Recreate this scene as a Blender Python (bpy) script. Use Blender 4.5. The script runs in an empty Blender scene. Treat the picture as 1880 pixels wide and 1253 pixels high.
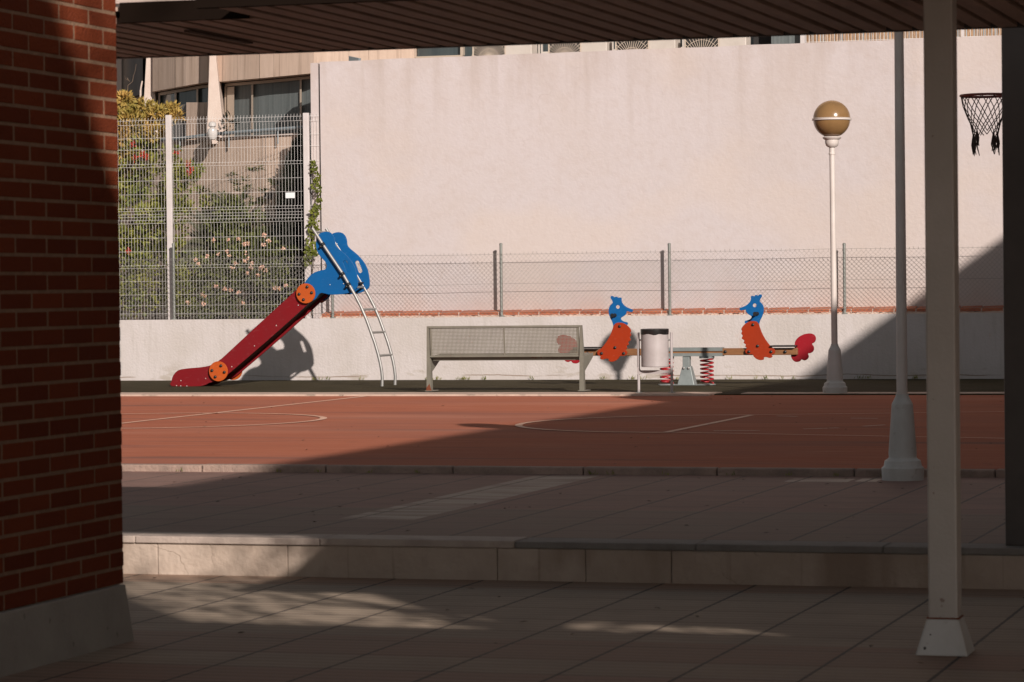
import bpy, bmesh, math, random
from mathutils import Vector, Matrix, noise
R_ = math.radians
random.seed(7)
S = bpy.context.scene
COL = S.collection

# ------------------------------------------------------------------ camera
F, CX, CY, HZ, TY, ROLL = 5646.5, 940.0, 626.5, 528.11, .3020, .01105
CAMZ = 1.582
yaw = math.atan(TY); pitch = math.atan((CY-HZ)/F)
FW = Vector((-math.sin(yaw)*math.cos(pitch), math.cos(yaw)*math.cos(pitch), -math.sin(pitch)))
R0 = Vector((math.cos(yaw), math.sin(yaw), 0)); U0 = R0.cross(FW)
RT = R0*math.cos(ROLL) - U0*math.sin(ROLL); UP = U0*math.cos(ROLL) + R0*math.sin(ROLL)
CAM = Vector((0, 0, CAMZ))
cd = bpy.data.cameras.new('camera'); co = bpy.data.objects.new('camera', cd); COL.objects.link(co)
m = Matrix((RT, UP, -FW)).transposed().to_4x4(); m.translation = CAM; co.matrix_world = m
cd.sensor_width = 36; cd.lens = 36*F/1880; cd.clip_start = .1; cd.clip_end = 2000
cd.dof.use_dof = True; cd.dof.focus_distance = 40; cd.dof.aperture_fstop = 10
S.camera = co
def ray(x, y): return FW + RT*((x-CX)/F) - UP*((y-CY)/F)
def onZ(x, y, z): d = ray(x, y); return CAM + d*((z-CAMZ)/d.z)
def onY(x, y, Y): d = ray(x, y); return CAM + d*(Y/d.y)
def onX(x, y, X): d = ray(x, y); return CAM + d*(X/d.x)
def onK(x, y, k): return CAM + ray(x, y)*k

# ------------------------------------------------------------------ light
SUN = Vector((-.76, 1, -.523)).normalized()
w = bpy.data.worlds.new('World'); S.world = w; w.use_nodes = True
nt = w.node_tree; bg = nt.nodes['Background']
sky = nt.nodes.new('ShaderNodeTexSky'); sky.sky_type = 'NISHITA'; sky.sun_disc = False
sky.sun_elevation = math.asin(-SUN.z); sky.sun_rotation = math.atan2(-SUN.x, -SUN.y)
hs = nt.nodes.new('ShaderNodeHueSaturation'); hs.inputs['Saturation'].default_value = .22
nt.links.new(sky.outputs[0], hs.inputs['Color']); nt.links.new(hs.outputs[0], bg.inputs[0])
bg.inputs[1].default_value = .053
sl = bpy.data.lights.new('sun', 'SUN'); so = bpy.data.objects.new('sun', sl); COL.objects.link(so)
sl.energy = 5.0; sl.angle = R_(.55); sl.color = (1, .90, .83)
so.rotation_euler = SUN.to_track_quat('-Z', 'Y').to_euler(); so.location = (6, -8, 12)
S.view_settings.view_transform = 'Standard'; S.view_settings.look = 'None'
S.view_settings.exposure = .06; S.view_settings.gamma = 1
S.cycles.max_bounces = 6; S.cycles.diffuse_bounces = 4

# ------------------------------------------------------------------ materials
def mat(name, col, rough=.8, metal=0, noise_amt=0, scale=5, col2=None, bump=0, bscale=60, stretch=(1,1,1), spec=.5, trans=0, detail=6, contrast=(.35,.65), coords='Object'):
    m = bpy.data.materials.new(name); m.use_nodes = True; n = m.node_tree; b = n.nodes['Principled BSDF']
    b.inputs['Base Color'].default_value = (*col, 1); b.inputs['Roughness'].default_value = rough
    b.inputs['Metallic'].default_value = metal; b.inputs['Specular IOR Level'].default_value = spec
    tc = n.nodes.new('ShaderNodeTexCoord'); mp = n.nodes.new('ShaderNodeMapping'); mp.inputs['Scale'].default_value = stretch
    n.links.new(tc.outputs[coords], mp.inputs[0]); m['mp'] = mp.name
    if col2 is not None:
        t = n.nodes.new('ShaderNodeTexNoise'); t.inputs['Scale'].default_value = scale; t.inputs['Detail'].default_value = detail; t.inputs['Roughness'].default_value = .62
        n.links.new(mp.outputs[0], t.inputs[0])
        r = n.nodes.new('ShaderNodeMapRange'); r.inputs[1].default_value, r.inputs[2].default_value = contrast
        n.links.new(t.outputs[0], r.inputs[0])
        mx = n.nodes.new('ShaderNodeMix'); mx.data_type = 'RGBA'; mx.inputs[6].default_value = (*col, 1); mx.inputs[7].default_value = (*col2, 1)
        n.links.new(r.outputs[0], mx.inputs[0]); n.links.new(mx.outputs[2], b.inputs['Base Color']); mx.name = 'BASE'
    if bump:
        t2 = n.nodes.new('ShaderNodeTexNoise'); t2.inputs['Scale'].default_value = bscale; t2.inputs['Detail'].default_value = 5
        n.links.new(mp.outputs[0], t2.inputs[0])
        bp = n.nodes.new('ShaderNodeBump'); bp.inputs['Strength'].default_value = bump; bp.inputs['Distance'].default_value = .02
        n.links.new(t2.outputs[0], bp.inputs['Height']); n.links.new(bp.outputs[0], b.inputs['Normal'])
    return m
def mixin(m, fac_fn, col):
    """blend a further colour over the base; fac_fn(nodes, links, vector socket) gives the factor socket"""
    n = m.node_tree; b = n.nodes['Principled BSDF']; mp = n.nodes[m['mp']]
    fac = fac_fn(n.nodes, n.links, mp.outputs[0])
    mx = n.nodes.new('ShaderNodeMix'); mx.data_type = 'RGBA'; mx.inputs[7].default_value = (*col, 1)
    src = b.inputs['Base Color']
    if src.links: n.links.new(src.links[0].from_socket, mx.inputs[6])
    else: mx.inputs[6].default_value = src.default_value
    n.links.new(fac, mx.inputs[0]); n.links.new(mx.outputs[2], src)
    return m
def nz(N, L, v, scale, lo, hi, stretch=(1,1,1), detail=4, amp=1.):
    mp = N.new('ShaderNodeMapping'); mp.inputs['Scale'].default_value = stretch; L.new(v, mp.inputs[0])
    t = N.new('ShaderNodeTexNoise'); t.inputs['Scale'].default_value = scale; t.inputs['Detail'].default_value = detail; L.new(mp.outputs[0], t.inputs[0])
    r = N.new('ShaderNodeMapRange'); r.inputs[1].default_value = lo; r.inputs[2].default_value = hi; r.inputs[4].default_value = amp; L.new(t.outputs[0], r.inputs[0])
    return r.outputs[0]
def mth(N, L, op, a, b=None, c=None):
    x = N.new('ShaderNodeMath'); x.operation = op
    for i, v in enumerate((a, b, c)):
        if v is None: continue
        if isinstance(v, (int, float)): x.inputs[i].default_value = v
        else: L.new(v, x.inputs[i])
    return x.outputs[0]
def crack(N, L, v, scale, width, seed=0., mask=(.5,.6)):
    mp = N.new('ShaderNodeMapping'); mp.inputs['Location'].default_value = (seed, seed*.7, seed*1.3); L.new(v, mp.inputs[0])
    n1 = N.new('ShaderNodeTexNoise'); n1.inputs['Scale'].default_value = scale*2.5; n1.inputs['Detail'].default_value = 4; L.new(mp.outputs[0], n1.inputs[0])
    ad = N.new('ShaderNodeVectorMath'); ad.operation = 'SCALE'; ad.inputs[3].default_value = .5/scale; L.new(n1.outputs[1], ad.inputs[0])
    a2 = N.new('ShaderNodeVectorMath'); a2.operation = 'ADD'; L.new(mp.outputs[0], a2.inputs[0]); L.new(ad.outputs[0], a2.inputs[1])
    vo = N.new('ShaderNodeTexVoronoi'); vo.feature = 'DISTANCE_TO_EDGE'; vo.inputs['Scale'].default_value = scale; L.new(a2.outputs[0], vo.inputs[0])
    r = N.new('ShaderNodeMapRange'); r.inputs[1].default_value = 0; r.inputs[2].default_value = width*scale; r.inputs[3].default_value = 1; r.inputs[4].default_value = 0; L.new(vo.outputs[0], r.inputs[0])
    k = nz(N, L, mp.outputs[0], scale*.9, *mask)
    return mth(N, L, 'MULTIPLY', r.outputs[0], k)
def sep(N, L, v):
    s = N.new('ShaderNodeSeparateXYZ'); L.new(v, s.inputs[0]); return s.outputs

# big stucco wall: pinkish, mottled, hairline cracks
M = {}
M['stucco'] = mat('pink_stucco', (.53,.475,.47), .9, col2=(.51,.445,.42), scale=.6, bump=.2, bscale=22, contrast=(.42,.72))
mixin(M['stucco'], lambda N,L,v: nz(N,L,v,9,.45,.8,(1,1,1),8,.22), (.42,.335,.29))
mixin(M['stucco'], lambda N,L,v: mth(N,L,'MULTIPLY', crack(N,L,v,.42,.006,3.1,(.50,.60)), .3), (.33,.25,.21))
def topgrime(N, L, v):
    s = sep(N, L, v); r = N.new('ShaderNodeMapRange'); r.inputs[1].default_value = 4.1; r.inputs[2].default_value = 4.95; L.new(s[2], r.inputs[0])
    return mth(N, L, 'MULTIPLY', r.outputs[0], nz(N, L, v, 2.4, .38, .75, (1,1,.5), 6, .75))
mixin(M['stucco'], topgrime, (.41,.33,.29))
def streaks(N, L, v):
    s = sep(N, L, v); r = N.new('ShaderNodeMapRange'); r.inputs[1].default_value = 3.2; r.inputs[2].default_value = 4.9; L.new(s[2], r.inputs[0])
    return mth(N, L, 'MULTIPLY', r.outputs[0], nz(N, L, v, 3.5, .52, .72, (1.3,1,.07), 6, .55))
mixin(M['stucco'], streaks, (.40,.33,.29))
mixin(M['stucco'], lambda N,L,v: nz(N,L,v,.35,.52,.62,(1,1,1.6),5,.4), (.56,.47,.41))
def footgrime(N, L, v):
    s = sep(N, L, v); r = N.new('ShaderNodeMapRange'); r.inputs[1].default_value = 1.75; r.inputs[2].default_value = 1.2; L.new(s[2], r.inputs[0])
    return mth(N, L, 'MULTIPLY', r.outputs[0], nz(N, L, v, 2.2, .4, .7, (1,1,.6), 6, .45))
mixin(M['stucco'], footgrime, (.50,.31,.24))
# low wall: whiter render with peeled scuffs near the foot
M['lowwall'] = mat('white_render', (.535,.49,.475), .88, col2=(.48,.435,.405), scale=1.6, bump=.3, bscale=30)
def scuff(N, L, v):
    s = sep(N, L, v); r = N.new('ShaderNodeMapRange'); r.inputs[1].default_value = .62; r.inputs[2].default_value = .3; L.new(s[2], r.inputs[0])
    return mth(N, L, 'MULTIPLY', r.outputs[0], nz(N, L, v, 3.2, .62, .68, (.8,1,2.2), 5, .8))
mixin(M['lowwall'], scuff, (.38,.33,.28))
mixin(M['lowwall'], lambda N,L,v: nz(N,L,v,2.5,.68,.73,(1,1,.5),5,.6), (.49,.34,.27))
mixin(M['lowwall'], lambda N,L,v: nz(N,L,v,7,.52,.85,(3,3,.25),5,.5), (.39,.355,.32))
def footcrack(N, L, v):
    s = sep(N, L, v); x = nz(N, L, v, 1.1, 0, 1, (1,1,1), 5)
    d = mth(N, L, 'ABSOLUTE', mth(N, L, 'SUBTRACT', mth(N, L, 'SUBTRACT', s[2], .33), mth(N, L, 'MULTIPLY', mth(N,L,'SUBTRACT',x,.5), .12)))
    r = N.new('ShaderNodeMapRange'); r.inputs[1].default_value = .004; r.inputs[2].default_value = .010; r.inputs[3].default_value = 1; r.inputs[4].default_value = 0; L.new(d, r.inputs[0])
    return mth(N, L, 'MULTIPLY', r.outputs[0], nz(N, L, v, .8, .48, .56))
mixin(M['lowwall'], footcrack, (.26,.20,.16))
M['coping_brick'] = mat('red_coping_brick', (.47,.155,.075), .85, col2=(.33,.10,.055), scale=6, bump=.3)
M['mortar'] = mat('pale_mortar', (.58,.45,.38), .9, col2=(.48,.36,.29), scale=12, bump=.4)
# court
M['court'] = mat('red_court_paint', (.42,.142,.082), .95, spec=.08, col2=(.375,.122,.07), scale=.9, bump=.12, bscale=40, stretch=(.45,1.3,1), contrast=(.3,.7))
mixin(M['court'], lambda N,L,v: nz(N,L,v,4.,.5,.8,(.5,1.6,1),8,.7), (.50,.20,.13))
mixin(M['court'], lambda N,L,v: nz(N,L,v,1.3,.60,.68,(.45,1.5,1),6,.65), (.27,.11,.08))
mixin(M['court'], lambda N,L,v: nz(N,L,v,.8,.62,.68,(.4,1.6,1),6,.75), (.19,.10,.08))
mixin(M['court'], lambda N,L,v: nz(N,L,v,30,.60,.75,(.5,1.5,1),2,.35), (.55,.26,.18))
mixin(M['court'], lambda N,L,v: mth(N,L,'MULTIPLY', crack(N,L,v,.35,.012,1.2,(.5,.56)), .6), (.20,.09,.07))
mixin(M['court'], lambda N,L,v: nz(N,L,v,2.2,.68,.74,(.5,1.5,1),7,.6), (.56,.28,.19))
mixin(M['court'], lambda N,L,v: nz(N,L,v,.7,.50,.66,(.55,.5,1),7,.55), (.33,.135,.095))
mixin(M['court'], lambda N,L,v: nz(N,L,v,1.1,.56,.70,(.4,.45,1),8,.5), (.50,.225,.155))
M['courtline'] = mat('worn_court_line', (.72,.44,.32), .75, col2=(.60,.32,.22), scale=3, contrast=(.5,.75))
M['dashline'] = mat('worn_white_mark', (.58,.43,.35), .75)
M['concrete'] = mat('pale_concrete', (.56,.41,.33), .85, col2=(.45,.33,.26), scale=3, bump=.4, bscale=50)
mixin(M['concrete'], lambda N,L,v: nz(N,L,v,6,.58,.66,(1,1,1),6,.7), (.24,.19,.15))
M['edging'] = mat('worn_edging', (.36,.25,.20), .85, col2=(.22,.16,.13), scale=4, bump=.5, bscale=40)
M['rubber'] = mat('green_safety_rubber', (.064,.052,.030), .95, spec=.1, col2=(.048,.040,.022), scale=2.5, bump=.6, bscale=120)
mixin(M['rubber'], lambda N,L,v: nz(N,L,v,40,.68,.74,(1,1,1),2,.5), (.15,.15,.11))
M['soil'] = mat('garden_soil', (.09,.065,.045), .95, col2=(.15,.11,.07), scale=4, bump=.6)
M['steel'] = mat('galvanised_steel', (.34,.335,.32), .5, .55, col2=(.28,.275,.265), scale=8)
M['post_grey'] = mat('weathered_grey_post', (.26,.27,.25), .5, .4, col2=(.20,.21,.19), scale=6)
M['wire'] = mat('galvanised_wire', (.22,.20,.18), .6)
M['white_paint'] = mat('white_paint', (.60,.56,.55), .45, col2=(.54,.49,.47), scale=5)
M['wire_white'] = mat('white_coated_wire', (.74,.72,.70), .5)

def floor_mat(name, base, alt, x0, y0, tile, rows, pale=None, ridges=5, rs_=.42):
    """square slabs with open joints, fine ridges along X, tone by slab and by row; rows: (y_from, y_to, colour)"""
    m = mat(name, base, .78, col2=tuple(c*.78 for c in base), scale=2.2, stretch=(1,1,1), bump=0)
    n = m.node_tree; N, L = n.nodes, n.links; v = N[m['mp']].outputs[0]; b = N['Principled BSDF']
    s = sep(N, L, v)
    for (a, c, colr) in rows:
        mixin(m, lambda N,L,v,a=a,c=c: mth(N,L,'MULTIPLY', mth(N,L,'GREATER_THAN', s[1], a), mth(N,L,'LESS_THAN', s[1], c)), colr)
    fx = mth(N, L, 'DIVIDE', mth(N, L, 'SUBTRACT', s[0], x0), tile); fy = mth(N, L, 'DIVIDE', mth(N, L, 'SUBTRACT', s[1], y0), tile)
    ix = mth(N, L, 'FLOOR', fx); iy = mth(N, L, 'FLOOR', fy)
    cb = N.new('ShaderNodeCombineXYZ'); L.new(ix, cb.inputs[0]); L.new(iy, cb.inputs[1])
    wn = N.new('ShaderNodeTexWhiteNoise'); wn.noise_dimensions = '2D'; L.new(cb.outputs[0], wn.inputs[0])
    f1 = N.new('ShaderNodeMapRange'); f1.inputs[4].default_value = .55; L.new(wn.outputs[0], f1.inputs[0])
    mixin(m, lambda N,L,v: f1.outputs[0], alt)
    mixin(m, lambda N,L,v: nz(N,L,v,3.5,.5,.8,(.6,2.2,1),7,.55), tuple(c*.6 for c in base))
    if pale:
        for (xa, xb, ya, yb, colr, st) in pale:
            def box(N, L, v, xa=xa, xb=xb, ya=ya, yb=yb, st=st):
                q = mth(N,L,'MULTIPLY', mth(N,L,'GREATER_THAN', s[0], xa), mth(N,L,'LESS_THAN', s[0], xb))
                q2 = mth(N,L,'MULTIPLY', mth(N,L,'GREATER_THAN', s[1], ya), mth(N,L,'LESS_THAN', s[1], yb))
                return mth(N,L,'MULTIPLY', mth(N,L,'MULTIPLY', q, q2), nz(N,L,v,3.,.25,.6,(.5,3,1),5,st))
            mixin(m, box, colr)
    # ridges
    rd = mth(N, L, 'SINE', mth(N, L, 'MULTIPLY', s[1], 2*math.pi/(tile/ridges)))
    rr = N.new('ShaderNodeMapRange'); rr.inputs[1].default_value = -.45; rr.inputs[2].default_value = -.95; rr.inputs[4].default_value = rs_; L.new(rd, rr.inputs[0])
    mixin(m, lambda N,L,v: rr.outputs[0], tuple(c*.35 for c in base))
    # joints with wobble
    wob = nz(N, L, v, 9, 0, 1, (1,1,1), 3)
    def joint(fr, wd):
        q = mth(N,L,'ABSOLUTE', mth(N,L,'SUBTRACT', mth(N,L,'FRACT', fr), .5))
        q = mth(N,L,'SUBTRACT', .5, q)
        th = mth(N,L,'MULTIPLY', mth(N,L,'ADD', wob, .35), wd)
        return mth(N,L,'LESS_THAN', q, th)
    j = mth(N, L, 'MAXIMUM', joint(fx, .019), mth(N,L,'MULTIPLY', joint(fy, .016), .75))
    mixin(m, lambda N,L,v: j, (.055,.043,.035))
    bp = N.new('ShaderNodeBump'); bp.inputs['Strength'].default_value = .6; bp.inputs['Distance'].default_value = .004
    hh = mth(N, L, 'SUBTRACT', mth(N,L,'MULTIPLY', rd, .5), mth(N,L,'MULTIPLY', j, 3)); L.new(hh, bp.inputs['Height']); L.new(bp.outputs[0], b.inputs['Normal'])
    return m
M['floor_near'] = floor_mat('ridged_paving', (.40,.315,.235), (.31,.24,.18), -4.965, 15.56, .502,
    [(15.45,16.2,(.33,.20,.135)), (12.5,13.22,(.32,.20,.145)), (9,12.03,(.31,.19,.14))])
M['floor_mid'] = floor_mat('plaza_paving', (.27,.15,.118), (.205,.125,.10), -4.3, 16.15, .48,
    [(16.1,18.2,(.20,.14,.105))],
    [(-6.32,-5.84,17.3,21.5,(.50,.42,.34),.8), (-4.38,-3.94,21.0,21.36,(.62,.50,.41),1.), (-3.9,-3.75,21.1,21.42,(.62,.50,.41),1.)], 4, .2)  # long strip is pale tile; the two small patches are painted sun slivers
M['step'] = mat('plastered_step', (.475,.385,.315), .85, col2=(.36,.28,.22), scale=1.4, bump=.4, bscale=30)
mixin(M['step'], lambda N,L,v: nz(N,L,v,3.0,.56,.76,(1.2,1,.6),6,.7), (.24,.17,.12))
mixin(M['step'], lambda N,L,v: mth(N,L,'MULTIPLY', nz(N,L,v,7,.62,.70,(2.2,1,.10),3), .45), (.17,.12,.085))
mixin(M['step'], lambda N,L,v: mth(N,L,'MULTIPLY', nz(N,L,v,1.2,.55,.62,(1,1,.15),5), .6), (.19,.125,.085))
mixin(M['step'], lambda N,L,v: crack(N,L,v,1.1,.003,6.2,(.52,.60)), (.14,.10,.07))
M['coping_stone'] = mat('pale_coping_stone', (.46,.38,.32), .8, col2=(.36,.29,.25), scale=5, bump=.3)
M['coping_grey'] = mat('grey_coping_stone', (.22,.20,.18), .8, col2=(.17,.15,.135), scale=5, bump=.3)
# brick pier
M['brick'] = mat('red_brick', (.36,.108,.048), .9, spec=.08, bump=.5, bscale=90)
n = M['brick'].node_tree; at = n.nodes.new('ShaderNodeAttribute'); at.attribute_name = 'tone'
mx = n.nodes.new('ShaderNodeMix'); mx.data_type = 'RGBA'; mx.inputs[6].default_value = (.125,.028,.012,1); mx.inputs[7].default_value = (.185,.041,.016,1)
n.links.new(at.outputs['Fac'], mx.inputs[0]); n.links.new(mx.outputs[2], n.nodes['Principled BSDF'].inputs['Base Color'])
mixin(M['brick'], lambda N,L,v: nz(N,L,v,25,.55,.75,(1,1,1),4,.4), (.15,.04,.024))
M['joint'] = mat('brick_mortar', (.26,.155,.095), .92, col2=(.20,.12,.072), scale=20, bump=.5)
M['plinth'] = mat('stone_plinth', (.33,.30,.26), .8, col2=(.27,.24,.21), scale=3, bump=.35, bscale=35)
mixin(M['plinth'], lambda N,L,v: nz(N,L,v,14,.68,.72,(1,1,1),2,.7), (.12,.10,.085))
M['soffit'] = mat('brown_soffit_slat', (.34,.225,.17), .5, col2=(.235,.155,.12), scale=3, stretch=(6,.8,1), contrast=(.35,.65))
M['soffit_dark'] = mat('dark_soffit_gap', (.012,.010,.009), .9)
M['strip_brown'] = mat('dark_brown_strip', (.10,.06,.045), .8)
M['shade_board'] = mat('shade_toned_board', (.012,.008,.006), .95, spec=0)  # near-black so that sunlit boards look like shaded soffit
M['dark_post'] = mat('dark_post_paint', (.085,.068,.06), .5, col2=(.065,.052,.046), scale=3)
M['beam'] = mat('cream_beam', (.60,.48,.43), .7)
M['grey_paint'] = mat('grey_painted_steel', (.46,.42,.38), .5, col2=(.41,.375,.335), scale=2.5, bump=.1)
mixin(M['grey_paint'], lambda N,L,v: nz(N,L,v,18,.70,.73,(1,1,1),3,.7), (.16,.09,.06))
M['dark_paint'] = mat('dark_painted_steel', (.05,.042,.038), .5)
M['lamp_paint'] = mat('lamp_white_paint', (.56,.55,.53), .5, col2=(.50,.49,.465), scale=4, bump=.15)
mixin(M['lamp_paint'], lambda N,L,v: nz(N,L,v,11,.64,.7,(1,1,1),4,.6), (.30,.25,.20))
mixin(M['lamp_paint'], lambda N,L,v: nz(N,L,v,4,.50,.70,(1.5,1.5,.5),6,.5), (.36,.33,.29))
M['lamp_pole'] = mat('lamp_pole_paint', (.62,.56,.52), .45, col2=(.56,.50,.46), scale=4)
M['globe'] = mat('smoked_amber_globe', (.27,.155,.062), .2, col2=(.20,.115,.05), scale=2.2, spec=.6)
# play equipment
def hdpe(name, c): 
    m = mat(name, c, .5, spec=.14, col2=tuple(x*.80+.006 for x in c), scale=2.2, bump=.04, bscale=150, contrast=(.3,.75))
    mixin(m, lambda N,L,v: nz(N,L,v,16,.60,.72,(1,1,3),5,.30), tuple(min(1,x*1.1+.05) for x in c)); return m
M['blue'] = hdpe('blue_plastic_board', (.003,.10,.30)); M['red'] = hdpe('red_plastic_board', (.185,.007,.011))
M['orange'] = hdpe('orange_plastic_board', (.33,.032,.006)); M['disc'] = hdpe('orange_disc', (.47,.085,.014)); M['tailred'] = hdpe('crimson_plastic_board', (.30,.010,.018))
M['black'] = mat('black_plastic', (.012,.012,.012), .4); M['chute'] = mat('slide_chute_underside', (.03,.024,.022), .6)
M['bright'] = mat('bright_bolt', (.75,.75,.72), .3, .6)
M['springred'] = mat('red_spring_steel', (.34,.014,.020), .38)
M['wood'] = mat('varnished_beam_wood', (.26,.115,.042), .5, col2=(.17,.075,.03), scale=4, stretch=(1,6,10), bump=.15)
M['galv'] = mat('galvanised_pedestal', (.25,.28,.275), .5, .3, col2=(.20,.225,.22), scale=7)
M['bench'] = mat('bench_grey_enamel', (.20,.187,.15), .5, .1, col2=(.165,.153,.122), scale=6)
mixin(M['bench'], lambda N,L,v: nz(N,L,v,9,.67,.71,(1,1,1),4,.8), (.18,.065,.03))
M['rust'] = mat('rusty_foot', (.17,.045,.018), .85)
M['bin_white'] = mat('bin_white_enamel', (.42,.38,.375), .42, col2=(.37,.33,.32), scale=6)
M['bag'] = mat('black_bin_bag', (.014,.013,.013), .25)
M['bin_in'] = mat('bin_shadow', (.05,.05,.05), .8)
# rear building
M['panel'] = mat('precast_concrete_panel', (.62,.48,.385), .85, col2=(.53,.40,.31), scale=2.2, stretch=(3,3,.35), bump=.3)
mixin(M['panel'], lambda N,L,v: nz(N,L,v,2.2,.55,.7,(2.6,2.6,.22),6,.65), (.25,.17,.125))
M['fin'] = mat('cream_concrete_fin', (.56,.47,.41), .85, col2=(.50,.40,.34), scale=2.5, bump=.3)
M['panel_grey'] = mat('grey_concrete_panel', (.20,.19,.18), .85, col2=(.15,.145,.14), scale=2, stretch=(3,3,.3))
M['glass'] = mat('window_glass', (.055,.07,.072), .12, col2=(.035,.045,.048), scale=2, stretch=(6,6,.3), spec=.7)
M['curtain'] = mat('window_curtain', (.14,.16,.16), .5, col2=(.09,.105,.105), scale=3, stretch=(9,9,.1))
M['frame_al'] = mat('cream_window_frame', (.42,.35,.28), .5)
M['dark_int'] = mat('dark_opening', (.02,.018,.017), .8)
M['rail'] = mat('blue_grey_rail', (.20,.24,.26), .5)
M['ac'] = mat('air_conditioner_casing', (.55,.50,.45), .5, col2=(.48,.43,.38), scale=3)
M['ac_grille'] = mat('air_conditioner_grille', (.50,.42,.34), .5)
M['cane'] = mat('split_cane_screen', (.48,.31,.185), .85, col2=(.24,.14,.08), scale=14, stretch=(5,5,.7), contrast=(.4,.62))
M['render_cream'] = mat('cream_building_render', (.55,.45,.36), .9, col2=(.48,.38,.30), scale=.8)
M['roof_tile'] = mat('clay_roof', (.30,.12,.07), .85)
M['net'] = mat('dirty_net_cord', (.05,.035,.03), .85); M['rim'] = mat('rusty_red_rim', (.17,.035,.025), .5)
M['board'] = mat('backboard_board', (.6,.58,.55), .5)
M['bark'] = mat('bark', (.13,.09,.06), .9, col2=(.08,.055,.04), scale=12)
def leafm(name, c, c2):
    m = mat(name, c, .55, col2=c2, scale=3.2, detail=3, contrast=(.38,.62), spec=.3)
    n = m.node_tree; b = n.nodes['Principled BSDF']; o = n.nodes['Material Output']
    tr = n.nodes.new('ShaderNodeBsdfTranslucent'); ms = n.nodes.new('ShaderNodeMixShader'); ms.inputs[0].default_value = .28
    n.links.new(b.inputs['Base Color'].links[0].from_socket, tr.inputs[0])
    n.links.new(b.outputs[0], ms.inputs[1]); n.links.new(tr.outputs[0], ms.inputs[2]); n.links.new(ms.outputs[0], o.inputs[0])
    return m
M['leaf_yellow'] = leafm('yellow_leaves', (.55,.36,.11), (.30,.25,.06))
M['leaf_green'] = leafm('green_leaves', (.13,.16,.028), (.28,.27,.05))
M['leaf_dark'] = leafm('dark_leaves', (.075,.09,.026), (.15,.165,.045))
M['leaf_cypress'] = leafm('conifer_foliage', (.010,.013,.008), (.022,.026,.013))
M['leaf_palm'] = leafm('cycad_fronds', (.06,.065,.03), (.10,.10,.05))
M['leaf_ivy'] = leafm('vine_leaves', (.17,.19,.025), (.09,.11,.02))
M['flower_red'] = mat('red_blossom', (.45,.03,.02), .6); M['flower_pink'] = mat('pink_rose', (.66,.36,.25), .6, col2=(.75,.50,.38), scale=9)
M['flower_core'] = mat('yellow_core', (.65,.42,.16), .6)
M['white_sign'] = mat('white_tag', (.75,.78,.78), .5)
M['clear'] = mat('clear_globe', (.50,.48,.46), .15)

# ------------------------------------------------------------------ mesh helpers
class MB:
    def __init__(s): s.v = []; s.f = []; s.m = []; s.sm = False
    def add(s, vs, fs, mi=0):
        o = len(s.v); s.v += [tuple(p) for p in vs]; s.f += [tuple(i+o for i in f) for f in fs]; s.m += [mi]*len(fs)
    def box(s, a, b, mi=0):
        x0,x1 = sorted((a[0],b[0])); y0,y1 = sorted((a[1],b[1])); z0,z1 = sorted((a[2],b[2]))
        s.add([(x0,y0,z0),(x1,y0,z0),(x1,y1,z0),(x0,y1,z0),(x0,y0,z1),(x1,y0,z1),(x1,y1,z1),(x0,y1,z1)],
              [(0,3,2,1),(4,5,6,7),(0,1,5,4),(1,2,6,5),(2,3,7,6),(3,0,4,7)], mi)
    def bar(s, p, q, w, h=None, up=(0,0,1), mi=0):
        h = h or w; p = Vector(p); q = Vector(q); d = (q-p).normalized(); up = Vector(up)
        if abs(d.dot(up)) > .99: up = Vector((0,1,0))
        a = d.cross(up).normalized()*w/2; b = a.cross(d).normalized()*h/2
        vs = [p-a-b,p+a-b,p+a+b,p-a+b,q-a-b,q+a-b,q+a+b,q-a+b]
        s.add(vs, [(0,3,2,1),(4,5,6,7),(0,1,5,4),(1,2,6,5),(2,3,7,6),(3,0,4,7)], mi)
    def tube(s, pts, r, n=8, caps=True, mi=0):
        pts = [Vector(p) for p in pts]; rs = r if isinstance(r, (list,tuple)) else [r]*len(pts)
        prev = None; base = len(s.v); N = len(pts)
        for i, p in enumerate(pts):
            d = (pts[min(i+1,N-1)]-pts[max(i-1,0)]).normalized()
            if prev is None: a = d.orthogonal().normalized()
            else: a = (prev - d*prev.dot(d)).normalized()
            prev = a; b = d.cross(a)
            for k in range(n):
                t = 2*math.pi*k/n; s.v.append(tuple(p + (a*math.cos(t)+b*math.sin(t))*rs[i]))
        for i in range(N-1):
            for k in range(n):
                k2 = (k+1) % n; s.f.append((base+i*n+k, base+i*n+k2, base+(i+1)*n+k2, base+(i+1)*n+k)); s.m.append(mi)
        if caps:
            s.f.append(tuple(base+k for k in reversed(range(n)))); s.f.append(tuple(base+(N-1)*n+k for k in range(n))); s.m += [mi, mi]
    def lathe(s, c, prof, n=24, mi=0):
        base = len(s.v); c = Vector(c)
        for (r, z) in prof:
            for k in range(n):
                t = 2*math.pi*k/n; s.v.append((c.x+r*math.cos(t), c.y+r*math.sin(t), c.z+z))
        for i in range(len(prof)-1):
            for k in range(n):
                k2 = (k+1) % n; s.f.append((base+i*n+k, base+i*n+k2, base+(i+1)*n+k2, base+(i+1)*n+k)); s.m.append(mi)
        s.f.append(tuple(base+k for k in reversed(range(n)))); s.f.append(tuple(base+(len(prof)-1)*n+k for k in range(n))); s.m += [mi, mi]
    def build(s, name, mats, parent=None, smooth=False, bevel=0):
        me = bpy.data.meshes.new(name); me.from_pydata(s.v, [], s.f)
        for x in (mats if isinstance(mats, (list,tuple)) else [mats]): me.materials.append(x)
        if any(s.m): me.polygons.foreach_set('material_index', s.m)
        me.update()
        bm = bmesh.new(); bm.from_mesh(me); bmesh.ops.recalc_face_normals(bm, faces=bm.faces); bm.to_mesh(me); bm.free()
        return link(name, me, parent, smooth, bevel)
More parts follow.
